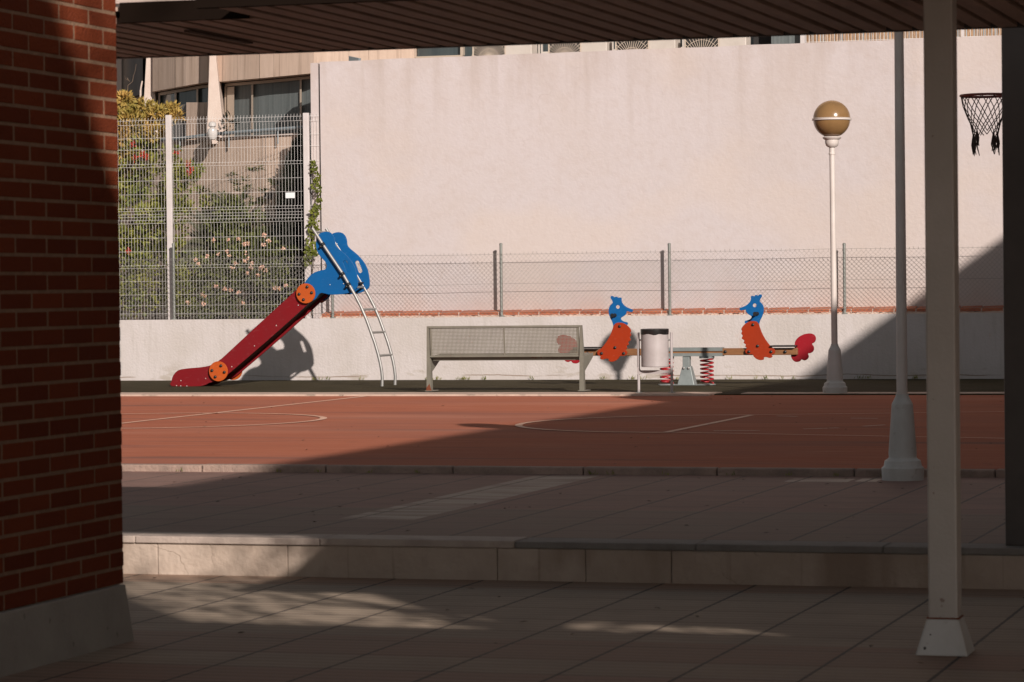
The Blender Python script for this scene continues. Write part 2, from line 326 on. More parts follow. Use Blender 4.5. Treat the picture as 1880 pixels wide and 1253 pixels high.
def link(name, me, parent=None, smooth=False, bevel=0):
    o = bpy.data.objects.new(name, me); COL.objects.link(o)
    if parent:
        o.parent = parent; o.matrix_parent_inverse = parent_world(parent).inverted()
    if smooth:
        me.polygons.foreach_set('use_smooth', [True]*len(me.polygons))
        md = o.modifiers.new('split', 'EDGE_SPLIT'); md.split_angle = R_(38)
    if bevel:
        b = o.modifiers.new('bevel', 'BEVEL'); b.width = bevel; b.segments = 2; b.limit_method = 'ANGLE'
    return o
def parent_world(p):
    mm = Matrix.Translation(p.location)
    while p.parent: mm = Matrix.Translation(p.parent.location) @ p.matrix_parent_inverse @ mm; p = p.parent
    return mm
def thing(name, label, cat, loc=(0,0,0), group=None):
    o = bpy.data.objects.new(name, None); COL.objects.link(o); o.location = loc; o.empty_display_size = .2
    return tag(o, label, cat, group)
def tag(o, label, cat, group=None):
    o['label'] = label; o['category'] = cat
    if group: o['group'] = group
    return o
def struct(o): o['kind'] = 'structure'; return o
def smoothpts(P, it=2):
    """Catmull-Rom through a closed outline"""
    out = []; n = len(P)
    for i in range(n):
        a, b, c, d = P[i-1], P[i], P[(i+1)%n], P[(i+2)%n]
        for k in range(it):
            t = k/it
            out.append(tuple(.5*((2*b[j]) + (-a[j]+c[j])*t + (2*a[j]-5*b[j]+4*c[j]-d[j])*t*t + (-a[j]+3*b[j]-3*c[j]+d[j])*t**3) for j in (0,1)))
    return out
def board(name, outline, holes, Y, thick, material, parent=None, px=True, smooth=3, bevel=.003):
    """flat sheet cut to an outline, standing in the plane Y, with real thickness"""
    cu = bpy.data.curves.new(name, 'CURVE'); cu.dimensions = '2D'; cu.fill_mode = 'BOTH'; cu.extrude = thick/2-bevel; cu.bevel_depth = bevel; cu.bevel_resolution = 1; cu.offset = -bevel
    for P in [outline]+list(holes):
        if px: P = [(q.x, q.z) for q in (onY(x, y, Y) for x, y in P)]
        if smooth > 1: P = smoothpts(P, smooth)
        s = cu.splines.new('POLY'); s.points.add(len(P)-1); s.use_cyclic_u = True
        for p, (a, b) in zip(s.points, P): p.co = (a, b, 0, 1)
    t = bpy.data.objects.new('t', cu); COL.objects.link(t)
    dg = bpy.context.evaluated_depsgraph_get(); dg.update()
    me = bpy.data.meshes.new_from_object(t.evaluated_get(dg)); bpy.data.objects.remove(t); bpy.data.curves.remove(cu)
    for v in me.vertices: v.co = Vector((v.co.x, Y - v.co.z, v.co.y))
    me.materials.clear(); me.materials.append(material); me.name = name
    return link(name, me, parent)
def circ(cx, cy, r, n=20): return [(cx+r*math.cos(2*math.pi*k/n), cy+r*math.sin(2*math.pi*k/n)) for k in range(n)]
def boltY(p, r, h, name='bolt', material=None, parent=None):
    """domed bolt head pointing towards -Y"""
    b = MB(); n = 14
    prof = [(r*1.25,0),(r*1.25,-h*.25),(r,-h*.3),(r*.92,-h*.8),(r*.5,-h)]
    for (rr, yy) in prof:
        for k in range(n):
            t = 2*math.pi*k/n; b.v.append((p[0]+rr*math.cos(t), p[1]+yy, p[2]+rr*math.sin(t)))
    for i in range(len(prof)-1):
        for k in range(n): b.f.append((i*n+k, i*n+(k+1)%n, (i+1)*n+(k+1)%n, (i+1)*n+k)); b.m.append(0)
    b.f.append(tuple((len(prof)-1)*n+k for k in range(n))); b.m.append(0)
    return b.build(name, material or M['black'], parent, True)

ZC, ZM = .262, .21         # court and plaza levels above the near pavement

# ------------------------------------------------------------------ ground
def sheet(name, x0, x1, y0, y1, z, material, depth=.25):
    b = MB(); b.box((x0,y0,z-depth),(x1,y1,z)); return struct(b.build(name, material))
g = MB(); g.box((-150,-120,-.5),(150,250,-.06)); struct(g.build('terrain', M['soil']))
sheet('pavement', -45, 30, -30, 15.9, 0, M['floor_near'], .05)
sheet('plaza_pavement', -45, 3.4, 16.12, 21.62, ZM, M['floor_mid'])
sheet('court_ground', -45, 3.4, 21.72, 36.03, ZC, M['court'])
sheet('playground_rubber_surface', -45, 3.4, 36.06, 41.72, ZC+.012, M['rubber'])
sheet('garden_soil', -45, -15.25, 41.94, 60, 1.02, M['soil'], .9)
sheet('terrace', -15.2, 5, 42.1, 60, 4.3, M['concrete'], .3)
# kerbs
b = MB()
x = -45
for x1 in [-43+2*i for i in range(17)]+[onZ(1335,722,ZC).x]:
    b.box((x+.004,35.75,ZC-.2),(x1-.004,36.5,ZC+.022)); x = x1
x = onZ(1380,722,ZC).x
for x1 in (-6.2,-4.3,-2.3,-.3,1.7,3.4):
    b.box((x+.004,36.1,ZC-.2),(x1-.004,36.5,ZC+.02)); x = x1
struct(b.build('kerb', M['concrete'], bevel=.006))
b = MB(); x = -45
while x < 3.3:
    dz = random.uniform(-.003,.003); b.box((x+.004,21.62,0),(x+.996,21.73,ZC+.003+dz)); x += 1
struct(b.build('court_kerb', M['edging'], bevel=.012))
# step with coping
xs = [-45]+[onZ(xx, 1060, 0).x for xx in (268, 525, 932, 1100, 1262)]+[-1.9,-.4,1.1,2.6,3.4]
b = MB()
for a, c in zip(xs, xs[1:]): b.box((a+.0015,15.86,-.02),(c-.0015,16.1,ZM-.035))
struct(b.build('stone_step', M['step'], bevel=.005))
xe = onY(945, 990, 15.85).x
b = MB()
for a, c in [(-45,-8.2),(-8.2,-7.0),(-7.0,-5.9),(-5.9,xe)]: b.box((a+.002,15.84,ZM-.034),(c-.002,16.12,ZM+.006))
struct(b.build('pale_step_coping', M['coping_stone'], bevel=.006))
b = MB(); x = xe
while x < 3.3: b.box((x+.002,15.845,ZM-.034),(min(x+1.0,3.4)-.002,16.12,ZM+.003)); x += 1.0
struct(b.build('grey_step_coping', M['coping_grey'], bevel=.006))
# painted court lines, 4 mm above the court
ZL = ZC+.004
def strip(name, P, wd, material, close=False):
    b = MB(); n = len(P); vs = []
    for i, p in enumerate(P):
        q0 = Vector(P[(i-1) % n] if close or i > 0 else P[i]); q1 = Vector(P[(i+1) % n] if close or i < n-1 else P[i])
        d = (q1-q0).normalized(); nn = Vector((-d.y, d.x)); vs += [(p[0]+nn.x*wd/2, p[1]+nn.y*wd/2, ZL), (p[0]-nn.x*wd/2, p[1]-nn.y*wd/2, ZL)]
    fs = [(2*i, 2*i+1, 2*((i+1) % n)+1, 2*((i+1) % n)) for i in range(n if close else n-1)]
    b.add(vs, fs); return struct(b.build(name, material))
def arc(cx, cy, r, a0, a1, n=60): return [(cx+r*math.cos(a0+(a1-a0)*i/n), cy+r*math.sin(a0+(a1-a0)*i/n)) for i in range(n+1)]
LW = .07
strip('court_centre_line', [(-12.655,21.84),(-12.655,35.7)], LW, M['courtline'])
ZL += .002; strip('court_centre_circle', arc(-12.62,28.95,1.78,0,2*math.pi)[:-1], LW, M['courtline'], True)
strip('court_key_arc', arc(-6.67,28.6,1.83,math.pi/2,3*math.pi/2), LW, M['courtline'])
ZL -= .002; strip('court_free_throw_line', [(-6.67,26.80),(-6.67,30.42)], LW, M['courtline'])
ZL += .004; strip('court_key_line', [(-6.67,30.40),(-1.0,32.4)], .045, M['courtline']); strip('court_key_line', [(-6.67,26.80),(-1.0,25.2)], .045, M['courtline'])
ZL -= .008
for q in [(1427,765,1464,766),(1562,769,1612,769.5),(1475,789,1540,787),(1585,784,1625,781.5),(1310,792.5,1395,791.8)]:
    a = onZ(q[0],q[1],ZL); c = onZ(q[2],q[3],ZL); ZL += .006; strip('court_mark', [(a.x,a.y),(c.x,c.y)], .05, M['dashline']); ZL -= .006

# ------------------------------------------------------------------ low wall, coping bricks and tall wall
lw = thing('low_wall', 'long low white rendered wall carrying the chain link fence', 'wall', (-12,41.8,ZC))
b = MB(); b.box((-45,41.7,0),(3.4,41.93,1.165)); b.build('wall_face', M['lowwall'], lw)
b = MB(); b.box((-15.55,41.90,1.166),(3.4,41.97,1.18)); x = -15.5; i = 0   # mortar bed and header bricks
while x < 3.3:
    L_ = .298
    b.add([(x+.008,41.80,1.185),(x+L_-.008,41.80,1.19),(x+L_-.008,41.80,1.232+random.uniform(0,.006)),(x+.008,41.80,1.225),
           (x+.008,41.99,1.185),(x+L_-.008,41.99,1.19),(x+L_-.008,41.99,1.27),(x+.008,41.99,1.262)],
          [(0,1,2,3),(4,7,6,5),(0,4,5,1),(1,5,6,2),(2,6,7,3),(3,7,4,0)]); x += L_
b.build('brick_coping', M['coping_brick'], lw, bevel=.004)
b = MB(); random.seed(3); x = -15.52
while x < 3.35:
    h = 1.183+random.uniform(-.004,.012); b.box((x,41.775+random.uniform(0,.012),1.15),(x+.05,41.98,h))
    x += .05
x = -15.5
while x < 3.3: b.box((x-.008,41.802,1.18),(x+.008,41.985,1.232)); x += .298
b.build('coping_mortar', M['mortar'], lw)
tw = thing('tall_wall', 'tall blank pink stucco wall lit by the sun behind the playground', 'wall', (-9,42,1.2))
b = MB(); xl = onY(589,300,41.97).x
ZT0, ZT1 = onY(590,114,41.97).z, onY(1845,65,41.97).z
sl_ = (ZT1-ZT0)/(onY(1845,65,41.97).x-xl)
nseg = 60; xr = 3.4; vs = []; fs = []
for i in range(nseg+1):
    x = xl+(xr-xl)*i/nseg; zt = ZT0+sl_*(x-xl)+noise.noise((x*1.7,0,0))*.012
    vs += [(x,41.97,1.1),(x,41.97,zt),(x,42.25,zt),(x,42.25,1.1)]
for i in range(nseg):
    a = 4*i; fs += [(a,a+1,a+5,a+4),(a+1,a+2,a+6,a+5),(a+2,a+3,a+7,a+6)]
fs += [(0,3,2,1),(4*nseg,4*nseg+1,4*nseg+2,4*nseg+3)]
b.add(vs, fs); b.build('stucco_face', M['stucco'], tw)
b = MB(); xa = onY(572,300,41.99).x; b.box((xa,41.99,1.0),(xl-.035,42.3,ZT0-.01)); b.build('end_pilaster', M['stucco'], tw)
b = MB(); b.box((xl-.034,42.03,1.0),(xl-.001,42.3,ZT0-.05)); b.build('expansion_joint', M['dark_int'], tw)

# ------------------------------------------------------------------ chain link fence
cf = thing('chain_link_fence', 'low galvanised chain link fence on grey posts along the white wall', 'fence', (-12,41.83,1.17))
YF = 41.74
pxs = [320, 611, 921, 1230, 1551, 1870]
def post(px, label=None):
    x = onY(px,581,YF+.03).x; top = onY(px,448,YF+.03).z
    b = MB(); b.tube([(x,YF+.03,1.10),(x,YF+.03,top)],.021,10); b.lathe((x,YF+.03,top),[(.024,-.02),(.024,.003),(.012,.012)],10)
    b.lathe((x,YF+.03,1.165),[(.045,0),(.03,.018)],10)
    return b.build('post', M['post_grey'], cf, True)
for px in pxs: post(px)
for x in (-19.6,-22.1,-1.8,.6,3.1):
    b = MB(); b.tube([(x,YF+.03,1.10),(x,YF+.03,2.19)],.021,10); b.build('post', M['post_grey'], cf, True)
b = MB(); P_ = .066; z0, z1 = 1.19, 2.10; Hh = z1-z0; nrow = int(Hh/P_); xA, xB = -23.5, 3.2
random.seed(11)
ncol = int((xB-xA)/P_)
def sag(x, z): return noise.noise((x*.9, z*1.3, 2.))*.018*(1 if x > -15.8 else 1.6), noise.noise((x*.8, z*1.1, 9.))*.02
wr = .0020
for c in range(ncol+1):
    # each strand zigzags up between two columns
    pts = []
    for r in range(nrow*2+1):
        x = xA+c*P_+(P_/2 if r % 2 else 0)*1.0; z = z0+r*P_/2
        dx, dz = sag(x, z); pts.append((x+dx, YF+(.004 if r % 2 else -.004), z+dz))
    pts2 = []
    for r in range(nrow*2+1):
        x = xA+c*P_-(P_/2 if r % 2 else 0)*1.0; z = z0+r*P_/2
        dx, dz = sag(x, z); pts2.append((x+dx, YF+(-.004 if r % 2 else .004), z+dz))
    for P in (pts, pts2):
        b.tube(P, wr, 4, False)
    # twisted tops
    t = Vector(pts[-1]); b.bar(t, t+Vector((random.uniform(-.012,.012),random.uniform(-.01,.01),random.uniform(.012,.035))), .004)
b.build('wire_mesh', M['wire'], cf)
b = MB()
for zz in (1.24, 1.63, 2.055):
    pts = []; x = xA
    while x < xB: pts.append((x, YF+.008, zz+noise.noise((x*.7,zz,1))*.014)); x += .2
    b.tube(pts, .0028, 4, False)
b.build('tension_wire', M['wire'], cf)

# ------------------------------------------------------------------ tall welded mesh fence (garden side)
mf = thing('welded_mesh_fence', 'tall white welded wire mesh fence with folded ribs beside the tall wall', 'fence', (-17,41.95,1.16))
YM = 41.97; x313 = onY(314,400,YM).x; x565 = onY(566,400,YM).x; ztop = onY(440,216,YM).z
for px in (314,566):
    x = onY(px,400,YM).x; b = MB(); b.box((x-.042,YM-.07,.95),(x+.042,YM-.015,onY(px,212 if px < 400 else 208,YM).z)); b.build('post', M['white_paint'], mf, bevel=.006)
for x in (x313-2.2, x313-4.4):
    b = MB(); b.box((x-.042,YM-.07,.95),(x+.042,YM-.015,4.2)); b.build('post', M['white_paint'], mf, bevel=.006)
hy = [217,225,250,271,298,303.5,329,354,380,385,391,396,402,408,435,460,486,491,515,540,560,575]
folds = [(217,225),(298,303.5),(380,385),(402,408),(486,491)]
def panel(xa, xb):
    b = MB(); zb = 1.17
    fz = [(onY(440,(f[0]+f[1])/2,YM).z) for f in folds]
    def yoff(z):
        d = min(abs(z-q) for q in fz); return -.028*max(0, 1-d/.045)
    zs = sorted(set([zb, ztop+.03]+[q+e for q in fz for e in (-.045,0,.045)]))
    x = xa
    while x <= xb+.001:
        b.tube([(x+random.uniform(-.002,.002),YM+yoff(z),z) for z in zs], .0019, 4, False); x += .0488
    for y in hy:
        z = onY(440,y,YM).z
        if z > zb: b.tube([(xa-.02,YM+yoff(z)-.006,z),(xb+.02,YM+yoff(z)-.006,z)], .0021, 4, False)
    return b.build('mesh_panel', M['wire_white'], mf)
random.seed(5)
panel(x313+.05, x565-.05); panel(x313-2.15, x313-.05); panel(x313-4.35, x313-2.25); panel(x565+.055, onY(586,400,YM).x)
a = onY(524,354,YM-.02); c = onY(541,364,YM-.02)
b = MB(); b.box((a.x,YM-.018,c.z),(c.x,YM-.012,a.z)); tag(b.build('blank_tag', M['white_sign']), 'small blank white plate wired to the welded mesh fence', 'sign')

# ------------------------------------------------------------------ slide
YS = 39.1; SD = .42
sd = thing('playground_slide', 'red and blue playground slide with animal shaped side boards and steel ladder', 'slide', (-15,YS,ZC))
Z2 = lambda x, y: (200+x/3.4815, 400+y/3.4815)
Z3 = lambda x, y: (540+x/3.915, 400+y/3.915)
redo = [Z2(*p) for p in [(403,1079),(402,1045),(408,1018),(420,998),(438,980),(465,969),(520,962),(590,956),(640,947),(680,930),(715,905),(745,880),(1195,466),(1262,440),(1330,500),(1305,522),(1200,620),(1000,798),(790,978),(740,1018),(690,1042),(640,1057),(588,1079)]]
blueo = [Z3(*p) for p in [(60,545),(66,500),(88,462),(108,432),(135,405),(168,388),(205,378),(230,372),(240,355),(238,333),(225,311),(203,288),(182,260),(168,225),(164,180),(168,150),(180,125),(203,108),(235,101),(262,106),(280,120),(293,142),(299,168),(302,195),(318,217),(345,240),(375,265),(405,297),(432,335),(450,378),(460,430),(464,480),(455,508),(425,530),(385,545),(320,553),(255,552),(205,540),(180,556),(160,585),(110,600)]]
def slot(dx=0): 
    P = []
    for t in range(10): a = math.pi*(t/9)+R_(20); P.append((378+15*math.cos(a)-4, 322-14*math.sin(a)))
    for t in range(10): a = math.pi*(t/9)+R_(200); P.append((400+15*math.cos(a)-4, 384-14*math.sin(a)))
    return [Z3(*p) for p in P]
def world(P, Y): return [(q.x, q.z) for q in (onY(x, y, Y) for x, y in P)]
wr_, wb, ws = world(redo, YS), world(blueo, YS), world(slot(), YS)
for k, Y in enumerate((YS, YS+SD)):
    r = board('lower_side_board', [(p[0],max(p[1],ZC+.014)) for p in wr_], [], Y, .026, M['red'], sd, px=False, smooth=2)
    u = board('upper_side_board', wb, [ws], Y-.028 if k == 0 else Y+.028, .026, M['blue'], sd, px=False, smooth=2)
for (x, y) in ((1260,484),(702,982)):
    c = onY(*Z2(x,y), YS-.045); r = 64/3.4815/ (F/ (FW.dot(c-CAM)))
    d = board('joint_disc', circ(c.x, c.z, r, 32), [], YS-.055, .022, M['disc'], sd, px=False, smooth=1)
    for (dx, dy) in ((7,-41),(36,-4),(-44,5),(-16,40)) if x > 1000 else ((14,-35),(36,6),(-43,-5),(-22,36)):
        p = onY(*Z2(x+dx,y+dy), YS-.066); boltY(p, .017, .022, parent=d)
    d2 = board('joint_disc', circ(c.x, c.z, r, 32), [], YS+SD+.055, .022, M['disc'], sd, px=False, smooth=1)
for (x, y) in [(785,953),(930,820),(1070,690),(1210,560),(618,1028),(460,1042),(432,1074),(459,1076),(498,1077)]:
    boltY(onY(*Z2(x,y), YS-.014), .006, .006, material=M['bright'], parent=sd)
for (x, y) in [(258,482),(355,475),(420,200)]:
    if x < 400: boltY(onY(*Z3(x,y), YS-.042), .006, .006, material=M['bright'], parent=sd)
for (x, y) in [(229,186),(400,480)]:
    q = onY(*Z3(x,y), YS); boltY((q.x, YS+SD+.012, q.z), .006, .006, material=M['bright'], parent=sd)
# chute: bent sheet just above the lower edges of the side boards
low = [Z2(*p) for p in [(1420,420),(1310,495),(1200,590),(1000,770),(790,950),(740,988),(690,1012),(600,1036),(500,1046),(430,1050)]]
L3 = [onY(x,y,YS) for x, y in low]
L3 = [Vector((onY(*Z3(430,500),YS).x, 0, L3[0].z))]+L3
b = MB(); y0, y1 = YS+.014, YS+SD-.014; n_ = len(L3); vs = []
for p in L3: vs += [(p.x,y0,p.z),(p.x,y1,p.z),(p.x,y0,p.z+.014),(p.x,y1,p.z+.014)]
fs = []
for i in range(n_-1):
    a = 4*i; fs += [(a,a+1,a+5,a+4),(a+2,a+6,a+7,a+3),(a,a+4,a+6,a+2),(a+1,a+3,a+7,a+5)]
fs += [(0,2,3,1),(4*n_-4,4*n_-3,4*n_-1,4*n_-2)]; b.add(vs, fs); b.build('chute', M['chute'], sd)
# ladder
def rail(yy):
    P = [Z3(*p) for p in [(130,75),(168,132),(205,190),(278,298),(350,405),(395,482),(440,562),(480,640),(520,733),(555,830),(580,900),(602,975),(618,1040),(629,1100),(634,1150),(632,1212)]]
    return [Vector((q.x, yy, q.z)) for q in (onY(x,y,YS-.085) for x, y in P)]
ra, rb = rail(YS-.085), rail(YS+SD+.03)
for P in (ra, rb):
    b = MB(); P[-1].z = ZC; b.tube(P, .021, 12); b.build('ladder_rail', M['steel'], sd, True)
def on_rail(y):     # point on the front rail at zoom height y
    z = onY(*Z3(400,y), YS-.085).z
    for a, c in zip(ra, ra[1:]):
        if a.z >= z >= c.z: t = (a.z-z)/(a.z-c.z+1e-9); return a.lerp(c, t)
for y in (99, 500, 661, 827, 993):
    p = on_rail(y); b = MB(); b.tube([(p.x,p.y,p.z),(p.x,YS+SD+.03,p.z)], .0165, 10); b.build('rung', M['steel'], sd, True)
for (x, y) in ((208,192),(350,405),(393,480)):
    q = onY(*Z3(x,y), YS-.085); d = (ra[6]-ra[3]).normalized()
    b = MB(); b.tube([q-d*.022, q+d*.022], .027, 12); c = b.build('clamp', M['black'], sd, True)
    boltY((q.x, q.y-.02, q.z), .017, .022, parent=c)
    b = MB(); b.tube([(q.x,YS-.085,q.z),(q.x-.0,YS-.04,q.z)], .012, 8); b.build('spacer', M['black'], c, True)
    boltY((q.x-.03, q.y-.012, q.z-.028), .014, .02, parent=c)

# ------------------------------------------------------------------ seesaw
YW = 39.4
ss = thing('spring_seesaw', 'wooden spring seesaw with two blue headed orange bodied bird figures and red tails', 'seesaw', (-9.58,YW,ZC))
Z5 = lambda x, y: (1060+x/3.76, 520+y/3.76)
MX = 752.
def bird(mir):
    T = (lambda P: [Z5(2*MX-x, y+11) for x, y in reversed(P)]) if mir else (lambda P: [Z5(x, y) for x, y in P])
    one = lambda x, y: T([(x, y)])[0]
    Yb = YW-.085
    head = [(1252,300),(1255,283),(1263,256),(1276,230),(1285,202),(1287,172),(1277,145),(1259,126),(1266,105),(1274,92),(1270,79),(1254,81),(1250,88),(1240,83),(1228,84),(1223,92),(1211,88),(1199,93),(1199,108),(1196,122),(1185,138),(1168,153),(1145,164),(1124,172),(1120,182),(1128,189),(1150,187),(1163,183),(1165,195),(1172,208),(1186,219),(1201,228),(1203,238),(1192,250),(1175,257),(1159,261),(1156,272),(1168,285),(1190,300)]
    body = [(1212,262),(1236,266),(1252,283),(1262,312),(1276,348),(1296,385),(1318,416),(1338,440),(1358,453),(1366,470),(1360,487),(1342,496),(1347,508),(1330,518),(1306,512),(1288,514),(1287,527),(1268,533),(1242,527),(1222,512),(1208,493),(1190,493),(1168,487),(1159,468),(1170,449),(1160,440),(1163,424),(1148,413),(1153,398),(1135,382),(1142,365),(1132,348),(1138,332),(1132,318),(1146,295),(1168,276),(1190,265)]
    tail = [(1475,505),(1481,485),(1500,470),(1500,430),(1506,400),(1530,372),(1568,353),(1610,348),(1638,360),(1647,386),(1636,410),(1620,420),(1633,442),(1630,468),(1612,483),(1592,488),(1598,506),(1588,526),(1568,535),(1548,528),(1535,541),(1510,545),(1488,532)]
    eye = circ(1224,154,13,16)
    tm = 'tailred'
    hd = board('bird_head', T(head), [T(eye)], Yb+.03, .024, M['blue'], ss)
    for Y in (Yb, YW+.085):
        bd = board('bird_body', T(body), [], Y, .024, M['orange'], ss)
        if Y == Yb:
            for p in ((1212,288),(1244,435),(1184,475),(1337,475)):
                boltY(onY(*one(*p), Yb-.012), .016, .02, parent=bd)
    q = onY(*one(1243,212), Yb+.03)
    b = MB(); b.tube([(q.x,q.y-.15,q.z),(q.x,q.y+.15,q.z)], .016, 12)
    for e in (-.15,.15): b.tube([(q.x,q.y+e-.012,q.z),(q.x,q.y+e+.012,q.z)], .027, 12)
    b.tube([(q.x,q.y-.03,q.z),(q.x,q.y+.03,q.z)], .026, 12); b.build('hand_grip', M['black'], ss, True)
    board('bird_tail', T(tail), [], YW+.02, .022, M[tm], ss)
    # seat board, its black standing in for the bird's shadow on the beam
    a = onY(*one(1342,438), YW); c = onY(*one(1520,446), YW)
    b = MB(); x0, x1 = sorted((a.x, c.x)); zt = a.z+.0
    b.box((x0,YW-.13,zt-.004),(x1,YW+.13,zt+.016)); b.build('seat', M['black'], ss, bevel=.006)
    p = one(1434,475); boltY(onY(p[0],p[1],YW-.05), .017, .02, parent=ss)
bird(False); bird(True)
zb = onY(*Z5(752,500), YW-.05).z; zt = onY(*Z5(752,452), YW-.05).z
xR = onY(*Z5(1518,470), YW-.05).x; xL = 2*onY(*Z5(752,470), YW).x-xR
xm0, xm1 = onY(*Z5(500,470), YW).x, onY(*Z5(1003,470), YW).x
for (a, c) in ((xL,xm0),(xm1,xR)):
    b = MB(); b.box((a,YW-.045,zb),(c,YW+.045,zt)); b.build('wooden_arm', M['wood'], ss, bevel=.008)
b = MB(); b.box((xm0-.01,YW-.062,zt-.035),(xm1+.01,YW-.048,zt+.012)); b.box((xm0-.01,YW-.062,zb-.012),(xm1+.01,YW-.048,zb+.03))
b.box((xm0-.01,YW-.0475,zt+.002),(xm1+.01,YW+.062,zt+.012)); b.box((xm0-.01,YW-.0475,zb-.012),(xm1+.01,YW+.062,zb-.002)); b.box((xm0-.01,YW+.048,zb),(xm1+.01,YW+.0619,zt))
b.build('steel_channel', M['galv'], ss)
b = MB(); b.box((xm0+.001,YW-.0470,zb),(xm1-.001,YW+.047,zt)); b.build('wooden_core', M['wood'], ss)
boltY((xm1+.045,YW-.046,(zt+zb)/2), .017, .02, parent=ss); boltY((xm0-.045,YW-.046,(zt+zb)/2), .017, .02, parent=ss)
for px in (1298, 1224):
    c = onY(px,690,YW); b = MB(); P = []; turns = 6.3; n_ = 110; zs0, zs1 = ZC+.035, zb-.03
    for i in range(n_+1):
        t = i/n_; a = t*turns*2*math.pi; e = min(1, t*turns*1.0, (1-t)*turns*1.0); z = zs0+(zs1-zs0)*t
        P.append((c.x+.083*math.cos(a), YW+.083*math.sin(a), z))
    b.tube(P, .011, 8); b.build('spring', M['springred'], ss, True)
    b = MB(); b.lathe((c.x,YW,ZC+.012),[(.115,0),(.115,.01),(.105,.013)],24); b.build('spring_plate', M['galv'], ss, True)
    b = MB(); b.lathe((c.x,YW,zb-.04),[(.1,0),(.1,.026)],24); b.build('spring_cap', M['galv'], ss, True)
cx = onY(1262,690,YW).x
b = MB()
b.add([(cx-.115,YW-.10,ZC+.013),(cx+.115,YW-.10,ZC+.013),(cx+.115,YW+.10,ZC+.013),(cx-.115,YW+.10,ZC+.013),(cx-.055,YW-.055,ZC+.26),(cx+.055,YW-.055,ZC+.26),(cx+.055,YW+.055,ZC+.26),(cx-.055,YW+.055,ZC+.26)],
      [(0,3,2,1),(4,5,6,7),(0,1,5,4),(1,2,6,5),(2,3,7,6),(3,0,4,7)])
b.box((cx-.052,YW-.05,ZC+.255),(cx+.04,YW+.05,zb-.013)); pd = b.build('pedestal', M['galv'], ss, bevel=.006)
for dx in (-.033,.033): boltY((cx+dx,YW-.068,ZC+.235), .014, .016, material=M['steel'], parent=pd)
b = MB(); b.box((cx-.33,YW-.16,ZC+.0125),(cx+.33,YW+.16,ZC+.019)); b.build('base_plate', M['galv'], ss)

# ------------------------------------------------------------------ bench
YB = 36.82
bn = thing('park_bench', 'grey metal bench with perforated backrest turned towards the wall', 'bench', (-11.2,YB,ZC))
xa, xb = onY(791,660,YB).x, onY(1068,660,YB).x
zB = lambda y: onY(930,y,YB).z
TL = .0075 # slight fall along its length
def zz(x, y): return zB(y)+ (xa+xb)/2*0
kz = zB(600)
zs = .262+.455
def frame(x, wl):
    b = MB(); t = .026
    # upright: leans towards the viewer at the top, tapering
    prof = [(YB-.075,kz+.012),(YB-.035,kz+.012),(YB+.05,zs-.02),(YB+.075,ZC+.01),(YB-.01,ZC+.01),(YB-.02,zs)]
    # arm under the seat
    arm = [(YB+.0,zs+.0),(YB+.48,zs+.035),(YB+.475,zs-.015),(YB+.07,zs-.19),(YB+.02,zs-.19)]
    for P in (prof, arm):
        n_ = len(P); tt = t if P is prof else t*.5
        vs = [(x-tt/2,p[0],p[1]) for p in P]+[(x+tt/2,p[0],p[1]) for p in P]
        fs = [tuple(range(n_)), tuple(range(2*n_-1,n_-1,-1))]+[(i,(i+1)%n_,n_+(i+1)%n_,n_+i) for i in range(n_)]
        b.add(vs, fs)
    b.box((x-.045,YB-.09,ZC+.023),(x+.045,YB+.2,ZC+.033))
    o = b.build('end_frame', M['bench'], bn, bevel=.003)
    return o
for x in (xa-.012, xb+.012): frame(x, 0)
# uprights are broad when seen from behind
for x in (xa-.012, xb+.012):
    b = MB(); b.add([(x-.03,YB-.06,ZC+.03),(x+.03,YB-.06,ZC+.03),(x+.012,YB-.082,kz+.012),(x-.012,YB-.082,kz+.012),(x-.03,YB-.052,ZC+.03),(x+.03,YB-.052,ZC+.03),(x+.012,YB-.074,kz+.012),(x-.012,YB-.074,kz+.012)],
          [(0,1,2,3),(7,6,5,4),(0,4,5,1),(1,5,6,2),(2,6,7,3),(3,7,4,0)]); b.build('leg_flange', M['bench'], bn)
b = MB(); b.add([(xa-.045,YB-.0635,ZC+.03),(xa+.03,YB-.0635,ZC+.03),(xa+.018,YB-.066,ZC+.06),(xa+.0,YB-.068,ZC+.12),(xa-.04,YB-.066,ZC+.07)],[(0,1,2,3,4)]); b.build('rust_patch', M['rust'], bn)
def back(y, z): return y
zb0, zb1 = zB(654), zB(600)
def byz(t): return (YB-.035+(-.035)*t, zb0+(zb1-zb0)*t)    # leaning back plane
b = MB()
y0_, z0_ = byz(0); y1_, z1_ = byz(1)
b.bar((xa,y1_,z1_),(xb,y1_,z1_),.03,.026); b.bar((xa,y0_,z0_),(xb,y0_,z0_),.022,.020)
b.bar((xa+.025,y0_-.001,z0_),(xa+.025,y1_-.001,z1_),.022,.012,up=(0,1,0)); b.bar((xb-.03,y0_-.001,z0_),(xb-.03,y1_-.001,z1_),.022,.012,up=(0,1,0))
xm = (xa+xb)/2; b.bar((xm,y0_-.004,z0_),(xm,y1_-.004,z1_),.022,.014,up=(0,1,0)); b.build('backrest_frame', M['bench'], bn)
b = MB(); pit = .0172; wd = .0078; nx = int((xb-xa-.03)/pit); nzz = int((z1_-z0_-.02)/pit)
for i in range(nx+1):
    x = xa+.015+i*pit; b.bar((x,y0_,z0_),(x,y1_,z1_),wd,.002,up=(0,1,0))
for j in range(1, nzz+1):
    yq, zq = byz(j/(nzz+1)); b.bar((xa+.01,yq+.0015,zq),(xb-.01,yq+.0015,zq),wd,.002,up=(0,1,0))
b.build('backrest_mesh', M['bench'], bn)
b = MB()
sv = []
for (yy, zq) in ((YB+.03,zs),(YB+.47,zs+.035)):
    sv.append((yy, zq))
